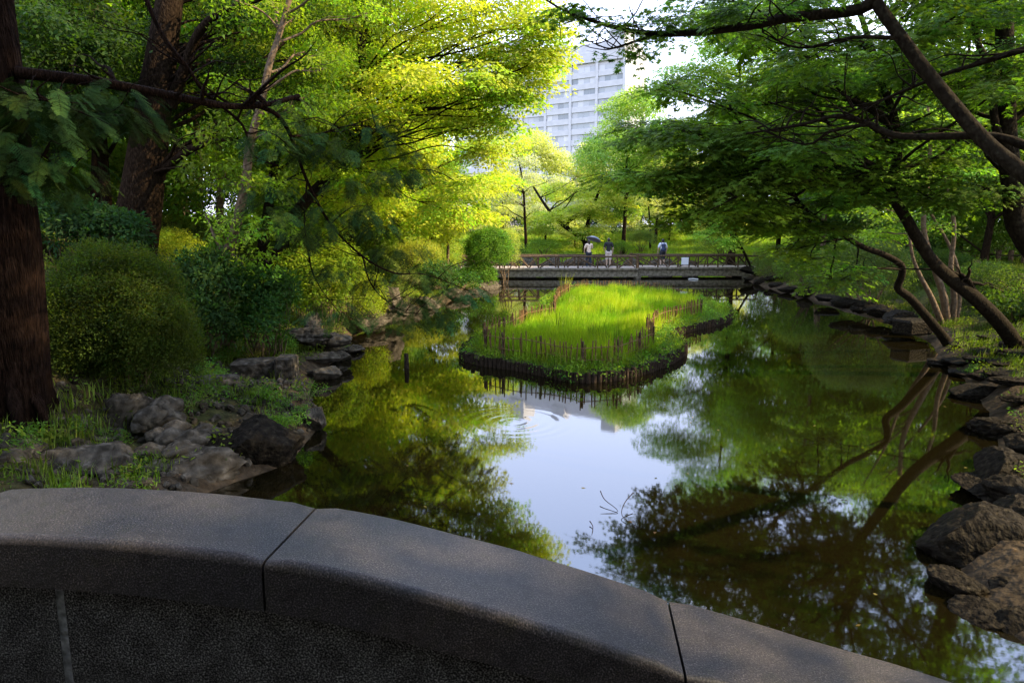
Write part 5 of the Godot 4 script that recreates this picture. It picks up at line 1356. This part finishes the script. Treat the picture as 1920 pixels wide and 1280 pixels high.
	for k in th.size():
		var b := on(th[k][0], th[k][1])
		shrub("thicket", tl[k], "thickets under the left wood", b, [[b + Vector3(0, th[k][3] * 0.55, 0), Vector3(th[k][2], th[k][3], th[k][2] * 0.7)]], "broad", [mid, Color(0.11, 0.15, 0.02), deep][k % 3], 0.45, 1.1)
	for k in 9:
		var b := on(-16.0 + k * 7.0, -86.0 - (k % 3) * 3.0)
		shrub("hedge_bush", "%s of the bushes that close the far lawn, counted from the left" % ["first", "second", "third", "fourth", "fifth", "sixth", "seventh", "eighth", "ninth"][k], "bushes closing the far lawn", b, [[b + Vector3(0, 1.0, 0), Vector3(4.2, 2.0, 1.6)]], "broad", [deep, mid][k % 2], 0.3, 1.7)
	th = [[18.5, -20.5, 1.6, 1.0], [21.0, -31.0, 2.6, 1.7], [27.0, -26.0, 3.0, 2.2], [18.5, -38.0, 2.4, 1.5], [24.0, -50.0, 3.6, 2.4], [34.0, -33.0, 3.6, 2.6], [16.4, -28.5, 1.6, 0.9], [29.0, -20.0, 3.2, 2.4]]
	tl = ["low thicket by the path posts at the right edge", "thicket above the middle fence on the right slope", "dark thicket at the top of the right slope", "thicket beside the pale straight trunk", "thicket beyond the right end of the far bridge", "tall thicket at the back of the right wood", "low thicket behind the dome bush", "tall dark thicket beyond the right edge's upright trunk"]
	for k in th.size():
		var b := on(th[k][0], th[k][1])
		shrub("thicket", tl[k], "thickets under the right wood", b, [[b + Vector3(0, th[k][3] * 0.55, 0), Vector3(th[k][2], th[k][3], th[k][2] * 0.7)]], "broad", [deep, mid, deep][k % 3], 0.45, 1.1)

# ------------------------------------------------------------------ rocks
func wet(o: MeshInstance3D): o.material_override = M.wet_shaded_rock  # swaps in the dark stone, whose colour also carries the shade

func build_rocks():
	var near := [
		["large flat topped boulder against the parapet at the lower left", 148, 872, -7.35, 1.0, 0.5, 0.7, 0.2, 0, 0.0], ["rounded boulder at the left edge below the huge trunk", 8, 885, -7.1, 0.7, 0.55, 0.6, 1.0, 1, 0.0],
		["slab of rock leaning on edge below the azalea", 238, 778, -8.5, 0.42, 0.62, 0.3, 0.4, 4, -0.5], ["low broad rock between the leaning slab and the trunk's roots", 130, 805, -8.1, 0.55, 0.4, 0.4, 0.8, 6, 0.0],
		["large black boulder undercut at the water's edge on the left", 490, 826, -8.5, 0.82, 0.66, 0.65, 0.3, 5, 0.1], ["layered rock lying left of the black boulder", 424, 858, -8.2, 0.8, 0.55, 0.6, 0.5, 2, 0.2],
		["lumpy rock outcrop above the parapet left of the water", 350, 885, -7.7, 0.9, 0.5, 0.6, 0.3, 4, 0.0], ["square pale block at the water's edge behind the black boulder", 590, 785, -9.9, 0.26, 0.4, 0.4, 0.2, 0, 0.0],
		["dark cube shaped stone among the weeds on the left shore", 455, 755, -10.3, 0.36, 0.3, 0.3, 0.4, 0, 0.0], ["pinkish rock sloping down under the stone slabs on the left shore", 432, 727, -11.2, 0.6, 0.5, 0.4, 1.4, 4, -0.3],
		["grey rock left of the sloping pinkish rock", 398, 722, -11.0, 0.4, 0.35, 0.35, 0.3, 6, 0.0], ["small dark rock beside the cube shaped stone", 398, 782, -9.6, 0.4, 0.22, 0.3, 0.9, 6, 0.0]]
	var pts := [Vector3(-4.85, 0.34, -7.35), Vector3(-5.51, 0.35, -7.1), Vector3(-4.93, 0.6, -8.5), Vector3(-5.42, 0.53, -8.1), Vector3(-3.23, 0.26, -8.5), Vector3(-3.57, 0.14, -8.2), Vector3(-3.83, 0.13, -7.7), Vector3(-2.95, 0.16, -9.9), Vector3(-4.17, 0.3, -10.3), Vector3(-4.72, 0.33, -11.2), Vector3(-4.93, 0.42, -11), Vector3(-4.34, 0.27, -9.6)]
	for k in near.size():
		var q: Array = near[k]
		var made = rock(q[0], pts[k], Vector3(q[4], q[5], q[6]), q[7], q[8], "rocks on the left shore", q[9])
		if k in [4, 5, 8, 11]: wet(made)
	# rounded cobbles between the boulders
	var cob := [Vector3(-4.57, 0.58, -8.4), Vector3(-4.43, 0.52, -8.5), Vector3(-4.52, 0.64, -8.7), Vector3(-4.38, 0.43, -8.15), Vector3(-4.2, 0.4, -8.1), Vector3(-3.92, 0.36, -8.1), Vector3(-4.29, 0.31, -7.8), Vector3(-3.95, 0.3, -7.85), Vector3(-5.45, 0.47, -7.3), Vector3(-5.35, 0.51, -7.4), Vector3(-5.3, 0.41, -7.2), Vector3(-3.9, 0.37, -8.4), Vector3(-4.22, 0.47, -8.3), Vector3(-4.63, 0.51, -8.3)]
	var cd := [0.3, 0.28, 0.3, 0.2, 0.26, 0.3, 0.26, 0.3, 0.24, 0.22, 0.3, 0.26, 0.22, 0.2]
	var ct := ["round cobble touching the leaning slab's right side", "lower of two stacked round cobbles below the azalea", "upper of two stacked round cobbles below the azalea", "small cobble under the leaning slab", "mossy cobble left of the palest cobble", "palest egg shaped cobble in the leaf litter", "pale round cobble just above the lumpy outcrop", "brown cobble above the right end of the lumpy outcrop", "cobble behind the edge boulder at the left", "smaller pale cobble behind the large flat boulder", "cobble wedged between the two boulders at the lower left", "grey cobble above the layered rock", "cobble above the palest cobble", "smallest cobble at the slab's foot"]
	for k in cob.size(): rock(ct[k], cob[k], Vector3(cd[k] * rnd(1.0, 1.3), cd[k] * 0.85, cd[k]), rnd(0, 6), 3, "round cobbles on the left shore", 0.0, "cobble")
	var chips := Acc.new()
	for k in 900:
		var z := -rnd(6.6, 12.5)
		var x := rnd(-6.2, -2.7)
		var sd := shore(x, z)
		if sd < 0.05 or sd > 2.6: continue
		var sz := rnd(0.04, 0.13)
		chips.box(Transform3D(Basis.from_euler(Vector3(rnd(0, 6), rnd(0, 6), rnd(0, 6))), Vector3(x, ground_at(x, z, sd) + sz * 0.12, z)), Vector3(sz, sz * rnd(0.5, 0.9), sz * rnd(0.7, 1.3)), sz * 0.2, Color(1, 1, 1) * rnd(0.6, 1.5))
	tag(put("shore_stones", chips.done(M.rock), self), "small stones strewn between the boulders on the left shore", "", "", "stuff")
	# squared slabs of the old landing on the left
	for q in [[Vector3(-4.75, 0.4, -12.4), Vector3(0.78, 0.36, 0.5), "longer squared stone slab on top of the left landing"], [Vector3(-4.13, 0.46, -12.3), Vector3(0.34, 0.42, 0.5), "upright squared block at the water end of the left landing"], [Vector3(-4.46, 0.16, -12.15), Vector3(1.1, 0.22, 0.6), "dark lower slab under the left landing"]]:
		var a := Acc.new()
		a.box(Transform3D(Basis.from_euler(Vector3(rnd(-0.03, 0.03), 0.1, rnd(-0.04, 0.04))), Vector3.ZERO), q[1], 0.035)
		var o := put("stone_slab", a.done(M.rock), self, Transform3D(Basis(), q[0]))
		tag(o, q[2], "stone slab", "squared slabs on the left shore")
	# shoreline further along the left
	var sh := [Vector3(-4.17, 0.19, -14.6), Vector3(-3.9, 0.08, -15.4), Vector3(-3.89, 0.07, -16.4), Vector3(-4.13, 0.4, -15.6), Vector3(-4.61, 0.61, -15.2), Vector3(-4.66, 0.72, -16), Vector3(-3.95, 0.79, -21.5), Vector3(-4.16, 0.24, -19.6), Vector3(-3.76, 0.07, -24), Vector3(-3.25, 0.14, -26), Vector3(-2.53, 0.11, -29.5), Vector3(-1.47, 0.06, -34.2), Vector3(-2, 0.04, -32), Vector3(-3.86, 0.25, -20.5), Vector3(-3.73, 0.11, -13.4)]
	var sl := ["flat ledge of rock at the left waterline below the grass bank", "low rock at the tip of the grassy left bank", "small rock just beyond the tip of the grassy bank", "brown earth covered rock above the flat ledge", "long brown rock on the bank above the slabs", "upright stump shaped rock on the left bank", "tall brown boulder standing under the drooping conifer limb", "rock in the shade left of the tall brown boulder", "low shore rock right of the tall brown boulder", "pale shore rock under the drooping limb's tip", "flat shore rock short of the round bush", "sunlit pointed rock at the tip below the round bush", "rock just left of the sunlit pointed rock", "dark rock at the foot of the tall brown boulder", "wet rock at the corner of the left landing"]
	var ss := [Vector3(0.8, 0.25, 0.5), Vector3(0.5, 0.25, 0.4), Vector3(0.5, 0.2, 0.4), Vector3(0.7, 0.3, 0.6), Vector3(0.9, 0.35, 0.5), Vector3(0.35, 0.6, 0.35), Vector3(0.7, 0.85, 0.6), Vector3(0.8, 0.4, 0.6), Vector3(1.0, 0.5, 0.8), Vector3(1.1, 0.5, 0.8), Vector3(1.4, 0.5, 1.0), Vector3(1.5, 0.75, 1.2), Vector3(1.0, 0.5, 0.8), Vector3(0.9, 0.4, 0.6), Vector3(0.5, 0.3, 0.4)]
	for k in sh.size(): rock(sl[k], sh[k], ss[k], rnd(0, 6), k % 7, "rocks on the left shore")
	# right shore, near
	var rp := [Vector3(4.34, 0.16, -6), Vector3(3.72, 0.06, -5.35), Vector3(3.71, 0.03, -4.95), Vector3(5.65, 0.28, -7.6), Vector3(5.38, 0.23, -7), Vector3(4.9, 0.24, -6.3), Vector3(4.05, 0.08, -5.2), Vector3(4.53, 0.1, -5.7), Vector3(3.84, 0.02, -4.7), Vector3(6.43, 0.33, -8.2)]
	var rs := [Vector3(1.15, 0.62, 0.95), Vector3(0.52, 0.32, 0.5), Vector3(0.6, 0.26, 0.5), Vector3(0.75, 0.42, 0.6), Vector3(0.55, 0.3, 0.5), Vector3(0.6, 0.4, 0.6), Vector3(0.26, 0.2, 0.25), Vector3(0.5, 0.4, 0.5), Vector3(0.45, 0.3, 0.45), Vector3(0.6, 0.3, 0.5)]
	var rl := ["largest rounded boulder in the water at the lower right", "wedge shaped boulder just below the largest right boulder", "low flat rock nearest the parapet on the right", "broad mossy rock above the largest right boulder", "small rock under the broad mossy rock", "rock behind the largest right boulder at the picture's edge", "small brown stone between the wedge and the flat rock", "rock filling the corner right of the wedge boulder", "rock at the right edge nearest the parapet", "rock up the bank beyond the broad mossy rock"]
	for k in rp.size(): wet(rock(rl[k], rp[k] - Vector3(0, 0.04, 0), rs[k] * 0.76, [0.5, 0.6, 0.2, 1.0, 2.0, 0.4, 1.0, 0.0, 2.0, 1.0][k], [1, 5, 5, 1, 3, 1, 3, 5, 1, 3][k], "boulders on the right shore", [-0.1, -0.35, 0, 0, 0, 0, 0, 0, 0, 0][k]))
	# flat ledges along the right waterline
	var fp := [Vector3(9.58, 0.04, -15), Vector3(9.68, -0.03, -14.6), Vector3(9.23, -0.11, -13.8), Vector3(9.75, -0.07, -14), Vector3(10.32, -0.03, -14.6), Vector3(9.86, -0.1, -13.6), Vector3(10.52, -0.02, -14), Vector3(9.31, -0.18, -12.8), Vector3(9.38, -0.18, -12.4), Vector3(11.26, 0.27, -16.4), Vector3(11.51, 0.2, -16), Vector3(10.5, 0.18, -15.8), Vector3(8.66, -0.22, -11.6), Vector3(8.2, -0.17, -10.6), Vector3(9.07, -0.15, -12.9), Vector3(11.17, 0.14, -15)]
	var fl := ["flat pale ledge stone furthest out in the water on the right", "flat ledge stone behind the outermost one", "flat reddish ledge stone at the waterline on the right", "flat ledge stone with grass behind it", "dark ledge stone under the leaning trunk", "broad pinkish ledge stone below the leaning trunk", "ledge stone at the right edge below the trunk's foot", "lower pinkish ledge stone on the right shore", "lowest ledge stone by the picture's right edge", "ledge stone between the two leaning trunks", "broad flat stone between the trunks, nearest the thick one", "ledge stone at the sinuous trunk's foot", "dark ledge stone above the broad mossy rock", "dark ledge stone at the right edge above the mossy rock", "thin ledge stone left of the lower pinkish one", "ledge stone high on the bank at the right edge"]
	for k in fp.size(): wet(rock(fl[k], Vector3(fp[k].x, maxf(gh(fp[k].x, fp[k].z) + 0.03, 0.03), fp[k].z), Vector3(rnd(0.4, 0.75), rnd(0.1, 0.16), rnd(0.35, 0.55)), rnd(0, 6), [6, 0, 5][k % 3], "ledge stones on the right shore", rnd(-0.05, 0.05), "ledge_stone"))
	# stones that line the near right water's edge
	var edge := [Vector2(4.15, -5.9), Vector2(4.7, -6.6), Vector2(5.4, -7.3), Vector2(6.0, -8.1), Vector2(6.6, -8.8), Vector2(7.2, -9.7), Vector2(7.8, -10.6), Vector2(8.4, -11.9), Vector2(5.2, -6.4), Vector2(6.4, -7.6), Vector2(7.6, -9.0), Vector2(8.6, -10.6)]
	for k in 4:
		var q: Vector2 = edge[[2, 5, 7, 9][k]]
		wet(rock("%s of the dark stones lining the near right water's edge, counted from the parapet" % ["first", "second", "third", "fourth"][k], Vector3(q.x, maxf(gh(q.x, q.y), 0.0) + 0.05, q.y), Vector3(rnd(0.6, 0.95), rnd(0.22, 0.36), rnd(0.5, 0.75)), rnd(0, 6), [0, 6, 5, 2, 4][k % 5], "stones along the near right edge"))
	# squared quay block and shore rocks beyond
	var a := Acc.new()
	a.box(Transform3D(Basis.from_euler(Vector3(0, 0.35, 0)), Vector3.ZERO), Vector3(0.85, 0.4, 0.6), 0.05)
	tag(put("stone_slab", a.done(M.wet_shaded_rock), self, Transform3D(Basis(), Vector3(10.82, 0.36, -18.3))), "dark squared quay block at the waterline by the slender stems", "stone slab")
	var qp := [Vector3(11.5, 0.4, -20.6), Vector3(11.72, 0.43, -22), Vector3(11.7, 0.43, -23), Vector3(11.54, 0.43, -24), Vector3(11.12, 0.39, -19.4), Vector3(12.63, 0.29, -30), Vector3(12.84, 0.24, -32), Vector3(13.16, 0.22, -34.5), Vector3(13.39, 0.17, -37), Vector3(13.67, 0.13, -39.5), Vector3(13.66, 0.65, -40), Vector3(12.23, 0.35, -27), Vector3(13.57, 0.46, -36)]
	var ql := ["grey shore rock beside the quay block", "grey shore rock second from the quay block", "pale rock at the right waterline under the bright maple leaves", "shore rock at the foot of the dome bush", "rock wedged against the quay block", "shore rock left of the dome bush", "shore rock under the low green bush", "grey shore rock halfway to the far bridge on the right", "shore rock near the far bridge on the right", "rock at the right end of the far bridge by the water", "rock above the water at the far bridge's right end", "dark shore rock between the dome bush and the low bush", "mossy rock under the bush nearest the far bridge"]
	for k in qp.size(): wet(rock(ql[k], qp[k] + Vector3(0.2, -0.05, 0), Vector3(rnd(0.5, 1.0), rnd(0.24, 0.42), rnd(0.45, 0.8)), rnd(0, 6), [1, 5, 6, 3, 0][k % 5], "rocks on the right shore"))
	# rocks on the shore behind the far bridge
	var names := ["leftmost", "second", "third", "fourth", "fifth", "sixth", "seventh", "rightmost"]
	for k in 8:
		var x: float = lerpf(-1.0, 13.0, k / 7.0)
		rock("%s of the grey rocks along the shore behind the far bridge counted from the left" % names[k], Vector3(x, 0.35, -51.4 + absf(x - 6) * 0.12), Vector3(rnd(1.3, 2.0), rnd(0.8, 1.2), 1.0), rnd(0, 6), k % 7, "rocks behind the far bridge")

# ------------------------------------------------------------------ low growth
func build_cover():
	var weeds: Array = sprays.broad
	var pl := []
	var tr := 0
	while pl.size() < 7000 and tr < 60000:
		tr += 1
		var z := -pow(rng.randf(), 1.4) * 34.0 - 3.0
		var x := rnd(-14, 0.5) if rng.randf() < 0.55 else rnd(5, 22)
		var sd := shore(x, z)
		if sd < 0.25: continue
		var w := noise.get_noise_2d(x * 1.6 + 9, z * 1.6)
		if w < (0.0 if sd < 2.2 and z > -12 and x < 2 else -0.35): continue
		var u := (Vector3.UP + rv() * 0.6).normalized()
		var fw := u.cross(rv()).normalized()
		out_append(pl, Transform3D(Basis(fw, u, fw.cross(u)).scaled(Vector3.ONE * rnd(0.25, 0.55)), Vector3(x, ground_at(x, z, sd) + rnd(0.02, 0.14), z)), tint(Color(0.06, 0.1, 0.016).lerp(Color(0.11, 0.14, 0.02), clampf(-z / 30.0, 0, 1)) * (1.0 if x < 2 else 0.6), 0.28))  # right bank tinted darker: its shade is put into the leaf colour
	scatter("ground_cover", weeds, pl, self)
	tag_last("ground_cover", "low leafy ground cover on the banks")
	var tuft := []
	for k in 4: tuft.append(grass_tuft(22, 0.26, 0.16, 0.012))
	pl = []
	tr = 0
	while pl.size() < 7000 and tr < 60000:
		tr += 1
		var z := -rng.randf() * 30.0 - 6.0
		var x := rnd(-15, 0) if rng.randf() < 0.5 else rnd(8, 26)
		var sd := shore(x, z)
		if sd < 0.5: continue
		if noise.get_noise_2d(x * 0.8 - 20, z * 0.8) < (0.0 if z > -12 else -0.25): continue
		out_append(pl, Transform3D(Basis.from_euler(Vector3(0, rnd(0, TAU), 0)).scaled(Vector3(1, rnd(0.5, 1.1), 1)), Vector3(x, ground_at(x, z, sd) - 0.02, z)), tint(Color(0.085, 0.12, 0.018) * (1.0 if x < 2 else 0.55), 0.2))  # grass colour lowered on the right bank to stand for shade
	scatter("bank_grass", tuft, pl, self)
	tag_last("bank_grass", "grass growing on the pond banks")
	tuft = []
	for k in 4: tuft.append(grass_tuft(30, 0.3, 0.42, 0.03))
	pl = []
	while pl.size() < 6500:
		var z := rnd(-92, -51.5)
		var x := rnd(-14, 34)
		var sd := shore(x, z)
		if sd < 0.6: continue
		out_append(pl, Transform3D(Basis.from_euler(Vector3(0, rnd(0, TAU), 0)).scaled(Vector3(1, rnd(0.5, 1.6), 1)), Vector3(x, ground_at(x, z, sd) - 0.02, z)), tint(Color(0.1, 0.16, 0.02).lerp(Color(0.17, 0.2, 0.02), rng.randf()), 0.2))
	scatter("lawn_grass", tuft, pl, self)
	tag_last("lawn_grass", "bright grass of the far lawn")
	# leaf litter
	var a := Acc.new()
	for k in 9000:
		var z := -rnd(4.0, 15.0)
		var x := rnd(-9, -2.6) if rng.randf() < 0.7 else rnd(4, 12)
		var sd := shore(x, z)
		if sd < 0.2 or sd > 4: continue
		var an := rnd(0, TAU)
		var g := rnd(0.5, 1.4)
		leaf(a, Vector3(x, ground_at(x, z, sd) + rnd(0.008, 0.025), z), Vector3(cos(an), rnd(-0.1, 0.3), sin(an)).normalized(), (Vector3.UP + rv() * 0.4).normalized(), rnd(0.025, 0.05), rnd(0.015, 0.03), Color(0.22, 0.14, 0.085) * g)
	tag(put("leaf_litter", a.done(M.leaf), self), "dry fallen leaves between the rocks", "", "", "stuff")
	# leafy plants that stand out on the shores
	var spots := [Vector3(-3.79, 0.41, -10.2), Vector3(-3.33, 0.37, -9.9), Vector3(-3.26, 0.32, -9.2), Vector3(-3.32, 0.35, -10.8), Vector3(-5.12, 0.53, -11.4), Vector3(-4.46, 0.64, -9.3), Vector3(-4.33, 0.27, -7.5), Vector3(-4.82, 0.43, -7.9), Vector3(-5.48, 0.68, -7.3), Vector3(-5.12, 0.58, -13.2), Vector3(-4.86, 0.66, -14), Vector3(-4.04, 0.33, -16), Vector3(-5.48, 0.55, -12.8), Vector3(10.38, 0.06, -14.2), Vector3(9.41, 0.07, -13.6), Vector3(11.47, -0.15, -25)]
	var lab := ["bright green leafy weed at the foot of the left landing slabs", "leafy weed hanging over the water beside the square pale block", "leafy weed on top of the black boulder", "leafy weed arching over the water right of the landing", "weed left of the sloping pinkish rock", "bright sprouting weed under the azalea's right edge", "small fern-like weed growing at the parapet by the lumpy outcrop", "dark weed between the leaning slab and the large flat boulder", "leafy weed behind the boulders at the left edge", "yellowish weed on the bank above the landing slabs", "feathery green mound on the bank above the landing", "weed at the tip of the grassy left bank", "weed between the azalea and the landing slabs", "grassy plant among the ledge stones on the right", "fern clump at the waterline on the right shore", "plant at the waterline under the dome bush"]
	for k in spots.size():
		var b: Vector3 = spots[k]
		var o := thing("weed_plant", b - Vector3(0, 0.12, 0), lab[k], "plant", "leafy weeds on the shores")
		var st := Acc.new()
		var lv := []
		for q in 12:
			var d := rv()
			d.y = absf(d.y) * 0.8 + 0.25
			var e: Vector3 = d * Vector3(0.34, 0.26, 0.34) * rnd(0.6, 1.3)
			var tw := limb(Vector3(d.x, 0, d.z) * 0.06, e, 0.006, 0.002, 0.15)
			st.tube(tw[0], tw[1], 4, 0, 0, Color.WHITE, false)
			for s in 2:
				var u := (Vector3.UP + d * 0.5 + rv() * 0.3).normalized()
				var fw := u.cross(rv()).normalized()
				out_append(lv, Transform3D(Basis(fw, u, fw.cross(u)).scaled(Vector3.ONE * rnd(0.22, 0.4)), e * rnd(0.6, 1.05)), tint(Color(0.07, 0.135, 0.02) if k != 9 else Color(0.16, 0.16, 0.03), 0.2))
		put("stem", st.done(plain(lin(0.1, 0.12, 0.03), 0.8)), o)
		scatter("leaves", sprays.glossy if k % 2 else weeds, lv, o)

# ------------------------------------------------------------------ small things
func build_small():
	var a := Acc.new()
	a.tube([Vector3(0, -0.3, 0), Vector3(0.01, 0.2, 0), Vector3(0, 0.32, 0)], [0.055, 0.05, 0.04], 8)
	tag(put("mooring_post", a.done(M.log), self, Transform3D(Basis(), Vector3(-2.28, 0, -14.47))), "short dark wooden post standing in the water left of the island", "post")
	for q in [[[Vector3(0.0, 0.09, -0.15), Vector3(0.03, 0.05, 0.0), Vector3(0.14, 0.012, 0.22), Vector3(-0.05, 0.0, 0.26)], Vector3(0.98, 0, -7.07), "short bent twig sticking out of the water on the sky's reflection"], [[Vector3(0.1, 0.12, -0.3), Vector3(-0.02, 0.08, -0.12), Vector3(-0.08, 0.03, 0.1), Vector3(0.04, 0.01, 0.32), Vector3(0.13, -0.01, 0.36)], Vector3(1.22, 0, -6.79), "longer curved twig standing in the water right of the short one"], [[Vector3(0, 0.03, -0.1), Vector3(0.02, 0.015, 0.0), Vector3(-0.01, 0.0, 0.16)], Vector3(0.79, 0, -6.46), "thin faint twig floating left of the two standing twigs"]]:
		a = Acc.new()
		var s := smooth(q[0], 4)
		a.tube(s, radii(s.size(), 0.006, 0.002), 5)
		tag(put("twig", a.done(M.bark_dark), self, Transform3D(Basis(), q[1])), q[2], "twig", "twigs in the water")
	for q in [[Vector3(1.21, 0, -6.61), "small brown leaf floating beside the curved twig", 0.4], [Vector3(1.41, 0, -6.36), "small dark leaf floating right of the curved twig", 1.2], [Vector3(0.21, 0, -10.56), "pale sliver floating on the ring ripples", 0.1]]:
		a = Acc.new()
		leaf(a, Vector3(-0.035, 0.006, 0), Vector3.RIGHT, Vector3.UP, 0.09, 0.03, Color(0.12, 0.08, 0.05))
		tag(put("floating_leaf", a.done(M.leaf), self, Transform3D(Basis.from_euler(Vector3(0, q[2], 0)), q[0])), q[1], "leaf", "leaves on the water")
	a = Acc.new()
	a.tube([Vector3(-0.25, 0.03, -0.12), Vector3(0, 0.05, 0), Vector3(0.27, 0.03, 0.14)], [0.03, 0.035, 0.03], 6)
	tag(put("floating_stick", a.done(plain(lin(0.5, 0.48, 0.45), 0.7)), self, Transform3D(Basis(), Vector3(10.81, 0, -40.89))), "pale stick floating in front of the far bridge's right span", "stick")
	a = Acc.new()
	var fl := 0
	while fl < 90:
		var z := -rnd(2.5, 34)
		var x := rnd(-4, 13)
		if shore(x, z) > -0.1 or Vector2(x - 3.2, z + 22).length() < 9.5 and absf(x - 3.2) < 4.8: continue
		fl += 1
		var an := rnd(0, TAU)
		leaf(a, Vector3(x, 0.006, z), Vector3(cos(an), 0.02, sin(an)), Vector3.UP, rnd(0.03, 0.07), rnd(0.015, 0.03), [Color(0.16, 0.11, 0.04), Color(0.1, 0.13, 0.03), Color(0.25, 0.2, 0.08)][fl % 3])
	tag(put("drifting_leaves", a.done(M.leaf), self), "small leaves drifting on the pond", "", "", "stuff")
	# low post fences on the right slope
	var rows := [[[Vector3(16.12, 1.32, -25), Vector3(16.23, 1.33, -24), Vector3(15.99, 1.45, -23), Vector3(15.47, 1.43, -21.5), Vector3(14.87, 1.41, -20), Vector3(14.51, 1.36, -18.8)], "lower log post fence along the path on the right slope", 0.11], [[Vector3(20.8, 1.74, -33), Vector3(20.79, 1.73, -32), Vector3(20.75, 1.72, -31), Vector3(20.67, 1.69, -30), Vector3(20.48, 1.66, -29), Vector3(20.28, 1.67, -28), Vector3(20.09, 1.61, -27), Vector3(19.96, 1.56, -26)], "middle log post fence on the right slope", 0.1], [[Vector3(26.86, 1.98, -40), Vector3(26.73, 1.97, -39), Vector3(26.52, 1.97, -38), Vector3(26.34, 1.96, -37), Vector3(26.27, 1.96, -36)], "upper log post fence on the right slope", 0.1]]
	for row in rows:
		var b: Vector3 = row[0][0]
		b = on(b.x, b.z)
		var o := thing("post_fence", b, row[1], "fence", "low post fences on the right slope")
		var prev := Vector3.ZERO
		for k in row[0].size():
			var p: Vector3 = row[0][k]
			p = on(p.x, p.z) - b
			a = Acc.new()
			a.tube([p - Vector3(0, 0.2, 0), p + Vector3(0, 0.58, 0), p + Vector3(0, 0.62, 0)], [row[2], row[2], row[2] * 0.75], 9)
			put("post", a.done(M.timber), o)
			if k:
				for h in [0.42]:
					a = Acc.new()
					a.tube([prev + Vector3(0, h, 0), prev.lerp(p, 0.5) + Vector3(0, h - 0.03, 0), p + Vector3(0, h, 0)], [0.03, 0.03, 0.03], 6)
					put("rail", a.done(M.timber), o)
			prev = p
	# the same posts beside the path at the far bridge's right end
	var b := on(15.6, -40.6)
	var o := thing("post_fence", b, "short log post fence climbing from the right end of the far bridge", "fence", "")
	for k in 5:
		var p := on(15.6 + k * 0.7, -40.6 - k * 0.5) - b
		a = Acc.new()
		a.tube([p - Vector3(0, 0.2, 0), p + Vector3(0, 0.66, 0)], [0.1, 0.09], 8)
		put("post", a.done(M.timber), o)
